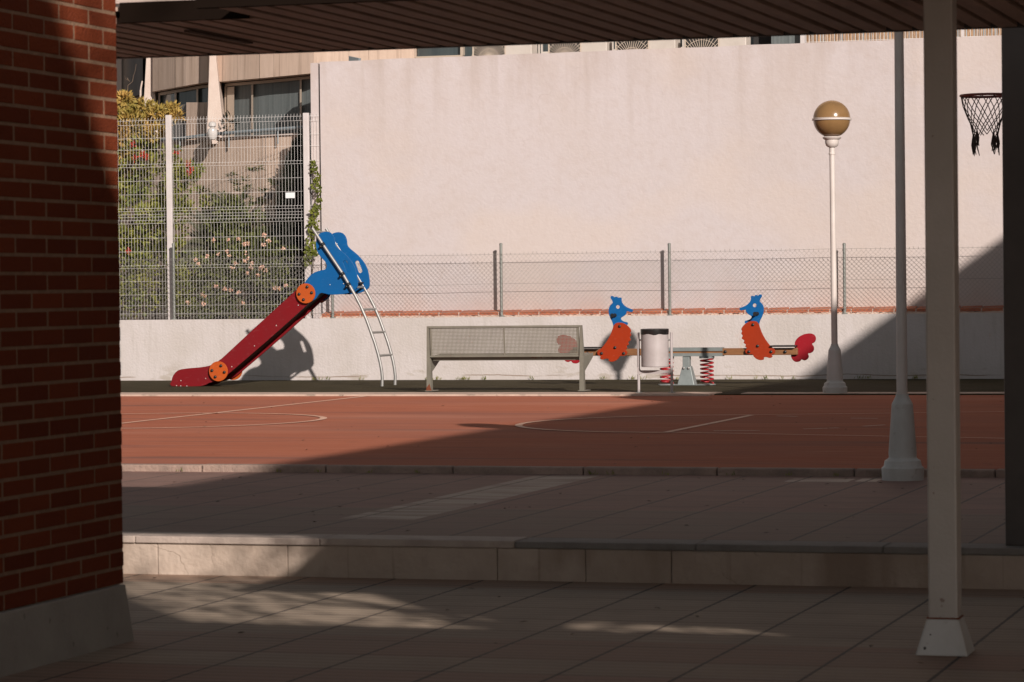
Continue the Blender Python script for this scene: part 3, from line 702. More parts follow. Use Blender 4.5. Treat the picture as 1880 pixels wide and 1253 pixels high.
def slab(x0, x1, P, t):
    vs = [(x0,P[0][0],P[0][1]),(x1,P[0][0],P[0][1]),(x1,P[1][0],P[1][1]),(x0,P[1][0],P[1][1])]; vs += [(v[0],v[1],v[2]-t) for v in vs]
    b.add(vs, [(0,1,2,3),(7,6,5,4),(0,4,5,1),(1,5,6,2),(2,6,7,3),(3,7,4,0)])
slab(xa+.02, xb-.02, sv, .02); slab(xa+.02, xb-.02, [(YB+.03,zs-.0205),(YB+.05,zs-.0205)], .028)
b.build('seat', M['bench'], bn, bevel=.003)
b = MB(); b.bar((xa,YB+.2,zs-.03),(xb,YB+.2,zs-.03),.04,.03); b.build('seat_beam', M['dark_paint'], bn)

# ------------------------------------------------------------------ litter bin
Z8 = lambda x, y: (1060+x/5.965, 530+y/5.965)
YN = 36.3
tb = thing('litter_bin', 'white cylindrical litter bin with black bag on a white tube stand beside the bench', 'litter bin', (-9.15,YN,ZC))
px_ = lambda x, y: onY(*Z8(x,y), YN)
c = px_(848,600); r = (px_(998,600).x-px_(697,600).x)/2*.975; zt_ = px_(848,492).z; zb_ = px_(848,858).z
b = MB(); b.lathe((c.x,YN,zb_),[(r*.96,0),(r,.006),(r,zt_-zb_),(r-.004,zt_-zb_),(r-.004,.02)],36); body = b.build('drum', M['bin_white'], tb, True)
b = MB(); rs = random.Random(4); n_ = 36; Ht = px_(848,440).z-zt_
ring = []
for lvl, (dr, z) in enumerate(((.003,-.012),(.006,Ht*.5),(.005,Ht*.92),(-.01,Ht),(-.03,Ht*.9))):
    for k in range(n_):
        a = 2*math.pi*k/n_; wob = noise.noise((math.cos(a)*2,math.sin(a)*2,lvl*.3))*(.012 if lvl == 0 else .002)
        b.v.append((c.x+(r+dr)*math.cos(a), YN+(r+dr)*math.sin(a), zt_+z+wob))
for i in range(4):
    for k in range(n_): b.f.append((i*n_+k,i*n_+(k+1)%n_,(i+1)*n_+(k+1)%n_,(i+1)*n_+k)); b.m.append(0)
b.f.append(tuple(4*n_+k for k in range(n_))); b.m.append(0)
b.build('bin_bag', M['bag'], tb, True)
lx, rx = px_(668,600).x, px_(1030,600).x; tz = px_(668,482).z; uz = px_(800,915).z
for x in (lx, rx):
    b = MB(); b.tube([(x,YN,ZC),(x,YN,tz)], .0165, 12); b.build('stand_post', M['bin_white'], tb, True)
    b = MB(); b.lathe((x,YN,ZC+.022),[(.045,0),(.045,.005),(.02,.008)],20); b.build('foot_plate', M['galv'], tb, True)
    s_ = 1 if x < c.x else -1; b = MB(); b.tube([(x,YN,px_(668,565).z),(c.x-s_*(r-.002),YN,px_(668,565).z)], .01, 8); b.build('pivot', M['steel'], tb, True)
b = MB(); b.bar((lx+.01,YN,uz),(rx-.01,YN,uz),.03,.042)
b.add([(lx-.012,YN-.018,uz-.03),(lx+.05,YN-.018,uz-.021),(lx-.0,YN-.018,uz+.06),(lx-.012,YN-.018,uz+.06),(lx-.012,YN+.018,uz-.03),(lx+.05,YN+.018,uz-.021),(lx-.0,YN+.018,uz+.06),(lx-.012,YN+.018,uz+.06)],[(0,1,2,3),(7,6,5,4),(0,4,5,1),(1,5,6,2),(2,6,7,3),(3,7,4,0)])
b.build('cross_bar', M['bin_white'], tb)

# ------------------------------------------------------------------ globe lamps
def lamp(base, label, lean=0., zg=None, collar=True):
    t = thing('globe_lamp', label, 'street lamp', base, 'globe street lamps')
    x, y, z = base; zg = zg or z+3.30
    b = MB(); b.lathe((x,y,z),[(.145,0),(.147,.085),(.132,.10),(.125,.135),(.10,.152),(.096,.16),(.098,.19),(.074,.52),(.073,.53),(.068,.54),(.060,.555),(.045,.585),(.044,.60)],32)
    b.build('base', M['lamp_paint'], t, True)
    top = Vector((x+lean, y, zg-.235))
    b = MB(); b.tube([(x,y,z+.59),(x+lean*.5,y,(z+.59+top.z)/2),(top.x,top.y,top.z-.09)], [.038,.035,.032], 20)
    if collar: b.lathe((top.x,top.y,top.z-.19),[(.040,0),(.040,.02),(.034,.025),(.034,.1)],20)
    b.build('pole', M['lamp_pole'], t, True)
    b = MB(); b.lathe((top.x,top.y,top.z-.10),[(.05,0),(.072,.018),(.082,.05),(.082,.085),(.105,.10),(.112,.115),(.10,.125)],28); b.build('globe_holder', M['lamp_pole'], t, True)
    R = .223; b = MB(); prof = []
    for i in range(25):
        a = -math.pi/2+.42+(math.pi-.42-.02)*i/24; prof.append((R*math.cos(a), R*math.sin(a)))
    b.lathe((top.x,top.y,zg), prof, 40); gl = b.build('globe', M['globe'], t, True)
    b = MB(); b.lathe((top.x,top.y,zg-.02),[(R+.001,.004),(R+.011,.004),(R+.013,.010),(R+.010,.018),(R+.013,.026),(R+.001,.032)],40); b.build('globe_band', M['lamp_pole'], gl, True)
    return t
p1 = onZ(1533,724.2,ZC); g1 = onY(1527,219,p1.y)
lamp((p1.x,p1.y,ZC), 'white globe street lamp standing on the kerb between seesaw and grey post', g1.x-p1.x, g1.z)
p2 = onZ(1651,884,ZM)
lamp((p2.x,p2.y+.15,ZM), 'white street lamp with heavy flared base standing on the paved plaza in shade', .0, 3.80, False)

# ------------------------------------------------------------------ basketball hoop
YH = 28.6
bh = thing('basketball_hoop', 'basketball hoop with red rim and ragged dark net beside the dark post', 'basketball hoop', (-2.2,YH,ZC))
e = onY(1764,177,YH); RR = .225; hx = e.x+RR; hz = e.z
b = MB(); b.tube([(hx+RR*math.cos(a),YH+RR*math.sin(a),hz) for a in [2*math.pi*i/40 for i in range(41)]], .012, 8, False)
b.bar((hx+RR,YH-.06,hz-.005),(hx+RR+.16,YH-.06,hz-.005),.02); b.bar((hx+RR,YH+.06,hz-.005),(hx+RR+.16,YH+.06,hz-.005),.02); b.build('rim', M['rim'], bh, True)
b = MB(); NS = 12; rn = random.Random(9)
lev = [(0,.225),(-.10,.205),(-.20,.165),(-.26,.14),(-.32,.125),(-.37,.115)]
def np_(k, l): 
    a = 2*math.pi*(k+.5*(l % 2))/NS; z, r = lev[l]; return Vector((hx+r*math.cos(a), YH+r*math.sin(a), hz+z+rn.uniform(-.006,.006)))
nodes = {}
for l in range(len(lev)):
    for k in range(NS): nodes[k,l] = np_(k,l)
for l in range(len(lev)-1):
    for k in range(NS):
        k2 = (k-1) % NS if l % 2 == 0 else (k+1) % NS
        if l == 4 and k in (2,3,8): continue
        b.tube([nodes[k,l], nodes[k,l+1]], .0045, 5); b.tube([nodes[k,l], nodes[k2,l+1]], .0045, 5)
for k in range(NS):
    if k in (3,9): continue
    for q in range(4):
        s0 = nodes[k,4 if k in (2,8) else 5]; ln = rn.uniform(.08,.19)
        b.tube([s0, s0+Vector((rn.uniform(-.015,.015),rn.uniform(-.015,.015),-ln*.5)), s0+Vector((rn.uniform(-.02,.02),rn.uniform(-.02,.02),-ln))], [.006,.007,.004], 5)
b.build('net', M['net'], bh)
b = MB(); bx = hx+RR+.16; b.box((bx,YH-.9,hz-.15),(bx+.04,YH+.9,hz+.9)); b.build('backboard', M['board'], bh)
b = MB(); b.bar((bx+.04,YH,hz+.1),(bx+1.4,YH,hz+.1),.1); b.bar((bx+1.4,YH,ZC),(bx+1.4,YH,hz+.2),.14,.14); b.build('stand', M['post_grey'], bh)

# ------------------------------------------------------------------ brick pier
XP = -5.728; YE = 12.83
bp_ = thing('brick_pier', 'red brick pier on a flared stone plinth at the left edge', 'pier', (XP-.2,11.5,0))
zr = onY(211,27.8,YE).z; CH = .0783
b = MB(); b.box((XP-.5,9.6,.26),(XP-.0025,YE-.0025,4.0)); b.build('mortar_core', M['joint'], bp_)
me_v = MB(); tones = []; rnd = random.Random(21); row0 = -int((zr-.27)/CH)-1; BL = .305
for r in range(row0, 20):
    z0 = zr+r*CH+.011; z1 = z0+CH-.0145
    if z0 < .259: z0 = .259
    if z1 < z0+.01 or z1 > 4.0: continue
    off = BL/2 if (r % 2 == 0) else BL
    y = YE; first = True; ln = off
    while y > 9.62:
        ya = max(y-ln, 9.6); j = rnd.uniform(-.0015,.002)
        me_v.box((XP-.11,ya+.017,z0),(XP+j,y if first else y-.0,z1)); tones.append(rnd.random()); y = ya; ln = BL; first = False
    # far end face
    for xx in (XP-.12-.0, XP-.31):
        me_v.box((xx-.17,YE-.1,z0),(xx,YE+rnd.uniform(-.002,.002),z1)); tones.append(rnd.random())
o = me_v.build('brickwork', M['brick'], bp_)
at_ = o.data.attributes.new('tone', 'FLOAT', 'FACE')
at_.data.foreach_set('value', [t for t in tones for _ in range(6)])
md = o.modifiers.new('bevel','BEVEL'); md.width = .0025; md.segments = 1
ptop = onY(240,1075,12.86); pbot = onZ(248,1176,0)
b = MB(); x0, x1 = XP-.55, None
b.add([(XP-.7,9.2,-.01),(pbot.x,9.2,-.01),(pbot.x,pbot.y,-.01),(XP-.7,pbot.y,-.01),(XP-.66,9.24,.258),(ptop.x,9.24,.258),(ptop.x,pbot.y-.03,.258),(XP-.66,pbot.y-.03,.258)],
      [(0,3,2,1),(4,5,6,7),(0,1,5,4),(1,2,6,5),(2,3,7,6),(3,0,4,7)]); b.build('plinth', M['plinth'], bp_, bevel=.008)

# ------------------------------------------------------------------ canopy and its posts
ZS = 2.80
def steel_post(x, y, wd, z0, z1, label, mt, basep=True):
    t = thing('canopy_post', label, 'post', (x,y,z0))
    b = MB(); b.box((x-wd/2,y-wd/2,z0),(x+wd/2,y+wd/2,z1)); b.build('shaft', mt, t, bevel=.008)
    if basep:
        q = .112; s = wd/2+.006; h = .152
        b = MB(); b.add([(x-q,y-q,z0),(x+q,y-q,z0),(x+q,y+q,z0),(x-q,y+q,z0),(x-s,y-s,z0+h),(x+s,y-s,z0+h),(x+s,y+s,z0+h),(x-s,y+s,z0+h)],
              [(0,3,2,1),(4,5,6,7),(0,1,5,4),(1,2,6,5),(2,3,7,6),(3,0,4,7)])
        o = b.build('base_cover', M['lamp_paint'], t, bevel=.006)
        for dz in (.03,.085): boltY((x-q+.028+dz*.4, y-q+.001+dz*.33, z0+dz), .006, .005, material=M['dark_paint'], parent=o)
        b = MB(); b.box((x-s-.001,y-s-.001,z0+h+.0005),(x+s+.001,y+s+.001,z0+h+.006)); b.build('rust_seam', M['rust'], t)
    return t
cx_ = (onY(1703,1000,13.02).x+onY(1757,1000,13.02).x)/2; wd_ = onY(1757,1000,13.02).x-onY(1703,1000,13.02).x
steel_post(cx_, 13.02+wd_/2+.0, wd_, 0, ZS+.16, 'grey square steel post with a flared base cover in the foreground', M['grey_paint'])
xd = onZ(1846,1003,ZM).x; steel_post(xd+.09, 16.1, .18, ZM, 3.3, 'dark square post on the step at the right edge', M['dark_post'], False)
cn = thing('canopy', 'low canopy roof with brown slatted soffit across the top', 'canopy', (-3,15,2.9))
CY0, CY1 = 12.34, 14.8; XC = -5.12  # XC: canopy notched to its left so sun reaches the brick pier
b = MB(); x = -16.; pit = .126; rn = random.Random(2)
while x < 3.3:
    e_ = rn.uniform(-.002,.002); b.box((x,CY0 if x > XC else 12.9,ZS+e_),(x+pit-.036,CY1-.035,ZS+.028)); x += pit
b.build('slatted_soffit', M['soffit'], cn, bevel=.003)
b = MB(); b.box((XC,CY0,ZS+.045),(3.4,CY1-.035,ZS+.055)); b.box((-16,12.9,ZS+.045),(XC-.001,CY1-.035,ZS+.055)); b.build('soffit_backing', M['soffit_dark'], cn)
b = MB(); b.box((-16,CY1-.034,ZS-.004),(3.4,CY1,ZS+.0555)); b.build('fascia', M['dark_paint'], cn)
b = MB(); b.box((XC,12.32,ZS+.056),(3.45,CY1+.01,ZS+.075)); b.box((-16.1,12.88,ZS+.056),(XC-.001,CY1+.01,ZS+.075)); b.box((-1.95,9.6,ZS+.056),(3.45,12.319,ZS+.075)); b.box((-3.9,10.95,ZS+.056),(-1.951,12.319,ZS+.075)); b.build('shade_roof_slab', M['concrete'], cn)  # unseen rear slabs added and cut to shape sun on step and paving
zb_m = onY(212,8,12.3).z+.03
b = MB(); b.box((XC,12.30,ZS-.002),(3.3,12.3395,zb_m-.001)); b.build('added_end_board', M['shade_board'], cn)  # added over the sunlit slat ends, coloured like shaded soffit
b = MB(); b.box((XC,12.28,zb_m),(3.3,12.319,zb_m+.14)); b.build('cross_beam', M['beam'], cn)
b = MB(); ze_ = onY(212,7,12.9).z; b.box((-5.72,12.85,ZS),(XC+.02,12.879,ze_-.002)); b.build('added_end_board', M['shade_board'], cn)  # added across the notch, shade of the soffit put into its colour
b = MB(); b.box((-5.9,12.9,ze_),(XC+1.2,12.95,ze_+.14)); b.build('edge_beam', M['beam'], cn)
a = onZ(345,66,ZS-.03); c = onZ(450,88,ZS-.03)
b = MB(); b.box((a.x-.02,a.y,ZS-.012),(a.x+.02,c.y,ZS-.003)); tag(b.build('ceiling_light_strip', M['strip_brown']), 'slim dark strip fixed under the slatted canopy soffit at left', 'strip')

# ------------------------------------------------------------------ rear building (curved part on the left, straight part behind the tall wall)
rb = thing('balcony_building', 'cream concrete building with curved balcony front behind the fences', 'building', (-17,47,1))
KN = [(a, y_/ray(a,200).y) for a, y_ in ((60,54),(140,50),(222,46.4),(270,45.1),(330,44.2),(400,43.6),(480,43.05),(575,42.62),(640,42.6))]
def kk(px):
    for (a, ka), (c, kc) in zip(KN, KN[1:]):
        if a <= px <= c: return ka+(kc-ka)*(px-a)/(c-a)
    return KN[0][1] if px < KN[0][0] else KN[-1][1]
def ribbon(b, pts, dk0, dk1, mi=0):
    """vertical slab following the curved front; pts: (px, y_top, y_bottom) in the photo, dk: depth behind the front line"""
    vs = []
    for (px, yt, yb) in pts:
        k = kk(px); p = onK(px,yt,k); q = onK(px,yb,k); dirv = Vector((p.x, p.y, 0)).normalized()
        for d in (dk0, dk1):
            for v in (p, q): vs.append((v.x+dirv.x*d, v.y+dirv.y*d, v.z))
    n_ = len(pts); fs = []
    for i in range(n_-1):
        a = 4*i; e_ = 4*(i+1); fs += [(a,a+1,e_+1,e_),(a+2,e_+2,e_+3,a+3),(a,e_,e_+2,a+2),(a+1,a+3,e_+3,e_+1)]
    fs += [(0,2,3,1),(4*n_-4,4*n_-3,4*n_-1,4*n_-2)]; b.add(vs, fs, mi)
def interp(P, x):
    for a, c in zip(P, P[1:]):
        if a[0] <= x <= c[0]: t = (x-a[0])/(c[0]-a[0]); return a[1]+(c[1]-a[1])*t
    return P[-1][1]
parT = [(60,290),(222,268),(330,262),(400,257),(480,251),(575,246),(640,241)]   # top of the balcony wall
bandB = [(60,222),(222,182),(280,167),(375,150),(400,149),(480,142),(575,133),(640,127)]   # lower edge of the upper band
def rib(b, x0, x1, yt, yb, d0, d1, step=20):
    xs_ = [x0]+[x for x in range(int(x0)+step, int(x1)-4, step)]+[x1]
    ribbon(b, [(x, yt(x), yb(x)) for x in xs_], d0, d1)
pf = lambda x: interp(parT, x); bf = lambda x: interp(bandB, x)
for (x0, x1) in ((60,222),(223,361.3),(362,487),(487.8,640)):
    b = MB(); rib(b, x0, x1, pf, lambda x: 640, 0, .25); b.build('balcony_wall', M['panel'], rb)
b = MB(); rib(b, 60, 640, lambda x: pf(x)-3, pf, -.04, .3); b.build('balcony_coping', M['fin'], rb)
for (x0, x1, mt) in ((140,262,'panel_grey'),(280,321,'panel'),(321.8,392,'panel'),(396,409,'panel'),(409.5,476,'panel'),(476.6,640,'panel')):
    b = MB(); rib(b, x0, x1, lambda x: -900, bf, .2, .6); b.build('upper_panel', M[mt], rb)
b = MB(); rib(b, 60, 640, lambda x: -900, lambda x: 640, 1.2, 1.4); b.build('inner_wall', M['panel_grey'], rb)
b = MB(); rib(b, 213, 223, lambda x: -160, lambda x: 300, -.2, .1); b.build('end_column', M['fin'], rb)
# fins
for P in ([(384,-160,397,'t'),(379,265,413,'b')], [(268,-160,281,'t'),(258,290,292,'b')]):
    b = MB(); k = kk(P[1][0])-.25
    q = [onK(P[0][0],110,k), onK(P[0][2],110,k), onK(P[1][2],P[1][1],k), onK(P[1][0],P[1][1],k)]
    tp = [onK(P[0][0],-160,k), onK(P[0][2],-160,k)]
    D = Vector((FW.x,FW.y,0))*.6
    F_ = [tp[0],tp[1],q[1],q[2],q[3],q[0]]
    vs = [tuple(v) for v in F_]+[tuple(v+D) for v in F_]
    b.add(vs, [(0,1,2,5),(5,2,3,4),(6,11,8,7),(11,10,9,8)]+[(i,(i+1)%6,6+(i+1)%6,6+i) for i in range(6)]); b.build('concrete_fin', M['fin'], rb, bevel=.01)
# windows, set back
def window(x0, x1, mull, mt, y_top=None, y_bot=None, d=.55, sill=None):
    yt = y_top or bf; yb = y_bot or pf
    b = MB(); rib(b, x0, x1, yt, yb, d+.06, d+.1); w_ = b.build('window', M[mt], rb)
    b = MB(); rib(b, x0, x1, lambda x: yt(x), lambda x: yt(x)+5, d-.02, d+.059); 
    for mxp in mull: rib(b, mxp-1.8, mxp+1.8, lambda x: yt(x)+5, yb, d-.01, d+.058)
    b.build('window_frame', M['frame_al'], w_)
    return w_
w1 = window(413, 580, (414,463,552), 'curtain', lambda x: bf(x)+2)
b = MB(); rib(b, 417, 430, lambda x: bf(x)+9, pf, .5, .545); b.build('sliding_frame', M['frame_al'], w1)
window(290, 392, (292,322,362), 'glass', lambda x: bf(x)+2)
window(224, 262, (), 'glass')
b = MB(); rib(b, 342, 380, lambda x: 187, pf, -.1+.3, .75); b.build('balcony_divider', M['panel'], rb)
b = MB(); rib(b, 320, 342, lambda x: 188+(342-x)*.25, pf, .36, .8); b.build('balcony_divider', M['panel_grey'], rb)
# rail
b = MB(); b.tube([onK(x, interp([(215,262),(330,255),(400,246),(480,240),(575,233)], x), kk(x)-.1) for x in (215,260,330,400,480,575)], .028, 8)
for x in (240,330,420,510): 
    q = onK(x, interp([(215,262),(330,255),(400,246),(480,240),(575,233)], x), kk(x)-.1); b.tube([q, q-Vector((0,0,.22))], .012, 6)
b.build('balcony_rail', M['rail'], rb, True)
b = MB(); q = onK(259,160,kk(259)-.3); b.tube([onK(258,168,kk(259)-.3), q, onK(261,150,kk(259)-.2)], .013, 6); q2 = onK(258,290,kk(259)-.3); b.tube([onK(258,166,kk(259)-.3), q2], .016, 8); b.build('downpipe', M['fin'], rb, True)
b = MB(); a = onK(490,354,kk(496)-.01); c = onK(503,365,kk(496)-.01)
for i in range(4): x = i/4; b.box((a.x+(c.x-a.x)*x,a.y-.1,c.z),(a.x+(c.x-a.x)*(x+.17),a.y+.1,a.z))
b.build('wall_vent', M['panel_grey'], rb)
# straight part
YR = 44.6
def rz(px, y, Y=YR): return onY(px, y, Y)
def slabpx(name, x0, x1, mt, yy=YR, th=.3, z0=3.2, z1=14, parent=rb, push=0):
    b = MB(); b.box((rz(x0,100,yy).x,yy+push,z0),(rz(x1,100,yy).x,yy+push+th,z1)); return b.build(name, M[mt], parent)
slabpx('upper_panel', 588, 676.5, 'panel'); slabpx('upper_panel', 677.2, 760, 'panel')
slabpx('upper_panel', 1372, 1900, 'panel', z0=5.75); slabpx('upper_panel', 760.5, 1371, 'panel', z0=5.75)
zsill = onY(810,106,YR).z
w_ = slabpx('window', 762, 866, 'glass', push=.12, th=.05, z1=5.74)
b = MB(); b.box((rz(762,100).x,YR+.02,zsill-.05),(rz(848,100).x,YR+.119,zsill+.03)); b.box((rz(844,100).x,YR+.03,zsill+.031),(rz(849,100).x,YR+.118,5.74)); b.build('window_frame', M['frame_al'], w_)
slabpx('lower_panel', 760.5, 1480, 'fin', push=.17, z0=3.2, z1=zsill-.3)
slabpx('window', 867, 1372, 'glass', push=.5, th=.05, z1=5.74)
slabpx('window', 1373, 1414, 'dark_int', push=.4, th=.05, z1=5.74); slabpx('window', 1415, 1472, 'curtain', push=.05, th=.05, z1=5.74)
slabpx('white_jamb', 1472, 1480, 'white_paint', push=-.1, th=.2, z1=5.74)
b = MB()
for px in (978,983,1114,1120,1244,1250): b.box((rz(px,100).x,YR+.3,4.6),(rz(px+2.5,100).x,YR+.34,5.74))
for zq in (5.0,5.12): b.box((rz(985,100).x,YR+.25,zq),(rz(1006,100).x,YR+.29,zq+.03)); b.box((rz(1243,100).x,YR+.25,zq),(rz(1256,100).x,YR+.29,zq+.03)); b.box((rz(1115,100).x,YR+.25,zq),(rz(1128,100).x,YR+.29,zq+.03))
b.build('window_frame', M['ac'], rb)
b = MB(); b.bar(onY(590,98,43.8), onY(660,113,43.4), .05,.09); b.bar(onY(660,113,43.4), onY(590,98,43.8)+Vector((0,.5,0)), .03); tag(b.build('awning_arm', M['rail']), 'grey folding awning arm sticking out above the end of the tall wall', 'awning arm')
c = onY(628,92,43.9); b = MB(); b.lathe((c.x,43.9,c.z-.06),[(.03,0),(.09,.012),(.115,.05),(.12,.09),(.1,.1)],24); tag(b.build('dome_camera', M['black'], None, True), 'black dome shaped fitting under the upper panels above the tall wall', 'dome camera')
# air conditioners
def ac(x0, x1, label):
    X0, X1 = onY(x0,98,43.7).x, onY(x1,98,43.7).x; xm_ = X0+(X1-X0)*.56; zc = onY((x0*.72+x1*.28),106 if x0 < 1000 else 104,43.7).z-.03; h = .36
    t = thing('air_conditioner', label, 'air conditioner', ((X0+X1)/2,43.9,zc-h), 'air conditioners above the tall wall')
    b = MB(); b.box((X0,43.7,zc-h),(X1,44.02,zc+h)); b.build('casing', M['ac'], t, bevel=.012)
    cxx = (X0+xm_)/2; rr = (xm_-X0)/2-.01
    b = MB(); b.box((X0+.01,43.69,zc-h+.02),(xm_,43.697,zc+h-.02)); b.build('fan_recess', M['dark_int'], t)
    b = MB()
    for i in range(44):
        a = 2*math.pi*i/44; c_, s_ = math.cos(a), math.sin(a); L_ = min(rr/max(abs(c_),1e-6), (h-.03)/max(abs(s_),1e-6))
        b.bar((cxx+c_*.04,43.682,zc+s_*.04),(cxx+c_*L_,43.682,zc+s_*L_),.0075,.006,up=(0,1,0))
    for r_ in (.05,.16,.27): b.tube([(cxx+r_*math.cos(2*math.pi*i/32),43.68,zc+r_*math.sin(2*math.pi*i/32)) for i in range(33)], .004, 4, False)
    b.bar((X0+.012,43.68,zc-h+.02),(X0+.012,43.68,zc+h-.02),.02,.01); b.bar((xm_,43.68,zc-h+.02),(xm_,43.68,zc+h-.02),.02,.01); b.build('fan_grille', M['ac_grille'], t)
    b = MB(); b.bar((X0+.1,43.75,zc-h-.02),(X0+.1,44.6,zc-h-.02),.04); b.bar((X1-.1,43.75,zc-h-.02),(X1-.1,44.6,zc-h-.02),.04); b.build('bracket', M['steel'], t)
ac(868,976,'leftmost air conditioner above the tall wall, beside the dark window')
ac(1007,1114,'second air conditioner from the left above the tall wall')
ac(1130,1240,'third air conditioner from the left above the tall wall')
ac(1257,1370,'rightmost air conditioner above the tall wall, beside the dark opening')
# cane screen and wire fence on the terrace
b = MB(); rn = random.Random(5); x = rz(1480,70,42.75).x; xe_ = 3.3
while x < xe_:
    wq = rn.uniform(.010,.018); zt__ = 6.0+rn.uniform(-.05,.05); b.bar((x,42.75+rn.uniform(-.01,.01),4.3),(x+rn.uniform(-.02,.02),42.75,zt__),wq,.01); x += wq*1.05
tag(b.build('cane_screen', M['cane']), 'split cane privacy screen along the top of the tall wall at right', 'screen')
wf = thing('terrace_fence', 'white wire fence in front of the cane screen above the tall wall', 'fence', (-5,42.6,4.9))
b = MB(); x = rz(1480,70,42.5).x
while x < xe_: b.tube([(x,42.5,4.8),(x,42.5,5.9)], .003, 4, False); x += .05
for zq in (4.97,5.08,5.3,5.55,5.8): b.tube([(rz(1480,70,42.5).x,42.495,zq),(xe_,42.495,zq)], .003, 4, False)
b.build('wire_panel', M['wire_white'], wf)
b = MB(); xx = rz(1768,70,42.5).x; b.box((xx-.02,42.46,4.8),(xx+.02,42.49,6.0)); b.build('post', M['white_paint'], wf)

# ------------------------------------------------------------------ plants
def leaf(b, p, d, nrm, ln, wd, mi=0, fold=.15):
    d = d.normalized(); s = d.cross(nrm).normalized(); n2 = s.cross(d)
    b.add([p, p+d*ln*.45+s*wd/2+n2*fold*wd, p+d*ln, p+d*ln*.45-s*wd/2+n2*fold*wd, p+d*ln*.5-n2*fold*wd*.3],
          [(0,1,4),(1,2,4),(2,3,4),(3,0,4)], mi)
def rv(rn): 
    while True:
        v = Vector((rn.uniform(-1,1),rn.uniform(-1,1),rn.uniform(-1,1)))
        if .05 < v.length < 1: return v
def cluster(b, c, rad, n, ln, wd, rn, mi=0, up=.3, shell=.5):
    for _ in range(n):
        v = rv(rn); v = v.normalized()*(v.length**shell); p = Vector(c)+Vector((v.x*rad[0], v.y*rad[1], v.z*rad[2]))
        d = (v+rv(rn)*.9+Vector((0,0,up))); leaf(b, p, d, rv(rn), ln*rn.uniform(.6,1.3), wd*rn.uniform(.6,1.3), mi)
def branch(b, p, q, r0, r1, rn, n=6, wob=.05):
    P = []; p = Vector(p); q = Vector(q)
    for i in range(n+1):
        t = i/n; P.append(p.lerp(q,t)+rv(rn)*wob*math.sin(math.pi*t))
    b.tube(P, [r0+(r1-r0)*i/n for i in range(n+1)], 6); return P
PY = lambda x, y, dy=.5: onY(x, y, 42.0+dy)
def plant(name, label, cat, base, crown_fn, leafmat, stems, extra=None):
    t = thing(name, label, cat, base)
    b = MB()
    for s in stems: branch(b, *s)
    if stems: b.build('stems', M['bark'], t, True)
    b = MB(); crown_fn(b); b.build('foliage', leafmat, t)
    if extra: extra(t)
    return t
# yellow creeper top left
rn = random.Random(31)
def yc(b):
    blobs = [(222,205,.22),(238,225,.24),(252,215,.2),(215,245,.2),(265,235,.17),(240,262,.17),(282,245,.13),(222,190,.15),(230,180,.1),(275,215,.14),(298,225,.10),(288,205,.10),(265,195,.12),(255,250,.14),(308,203,.1),(318,200,.08),(325,212,.07),(222,275,.14),(232,295,.12),(225,318,.12),(218,345,.12),(245,285,.08),(222,372,.1),(200,215,.3),(180,240,.35),(150,230,.4)]
    for (x, y, r) in blobs: cluster(b, PY(x,y,.25+rn.uniform(-.1,.25)), (r,r*.8,r*.8), int(300*r/.2), .08, .036, rn)
plant('yellow_creeper', 'mass of yellow orange leaves spilling over the mesh fence at far left', 'creeper', PY(225,560), yc, M['leaf_yellow'],
      [(PY(225,570,.5), PY(235,230,.4), .03, .01, rn, 8, .1), (PY(240,240,.4), PY(310,205,.3), .012, .004, rn), (PY(232,180,.4),PY(250,118,.5),.008,.003,rn), (PY(238,150,.4),PY(228,140,.5),.006,.002,rn)])
# green flowering hedge, left
rn = random.Random(32)
def gh(b):
    for _ in range(230):
        x = rn.uniform(150,345); y = rn.uniform(262,570)
        if y < 300 and x > 300: continue
        if x > 318 and not (310 < y < 350 or y > 500): continue
        if x < 268 and 375 < y < 440 and rn.random() < .6: continue
        if y > 470 and 270 < x < 330 and rn.random() < .75: continue
        r = rn.uniform(.10,.22); cluster(b, PY(x,y,.15+rn.uniform(0,.6)), (r,r,r*.8), int(70*r/.15), .085, .045, rn)
def gf(t):
    b = MB()
    for (x, y) in [(243,266),(247,290),(268,288),(324,282),(346,300),(347,318),(236,462),(262,284),(350,312)]:
        for _ in range(7): p = PY(x+rn.uniform(-3,3),y+rn.uniform(-3,3),.1); cluster(b, p, (.02,.02,.02), 5, .035, .02, rn)
    b.build('blossoms', M['flower_red'], t)
plant('flowering_hedge', 'green climbing shrub with small red flowers behind the mesh fence', 'shrub', PY(260,580), gh, M['leaf_green'],
      [(PY(250,590,.6), PY(240,300,.6), .035, .012, rn, 8, .12), (PY(285,590,.6), PY(300,330,.6), .03, .01, rn, 8, .12), (PY(262,590,.7), PY(270,420,.6), .03, .01, rn, 8, .1),
       (PY(310,400,.5), PY(352,315,.4), .012, .004, rn), (PY(300,420,.5), PY(345,350,.4), .01, .003, rn)], gf)
# sprigs to the right of the white post
rn = random.Random(33)
def sp(b):
    for (x, y, r) in [(335,330,.12),(345,315,.1),(352,330,.08),(338,352,.08),(328,310,.07),(360,322,.06),(330,375,.1),(350,378,.07),(342,385,.08),(325,345,.08),(366,350,.04),(372,366,.05),(340,372,.06),(318,290,.06),(323,275,.05),(365,312,.05),(378,380,.05)]:
        cluster(b, PY(x,y,.45), (r,r,r*.7), int(70*r/.1), .075, .035, rn)
plant('leafy_vine', 'thin vine with sparse leaves just right of the white fence post', 'vine', PY(330,580), sp, M['leaf_green'],
      [(PY(325,590,.5), PY(335,340,.45), .012, .005, rn, 6, .06), (PY(335,340,.45), PY(360,318,.4), .006, .003, rn), (PY(352,300,.4), PY(376,372,.4), .004, .003, rn), (PY(330,400,.5), PY(355,378,.4), .006, .003, rn)])
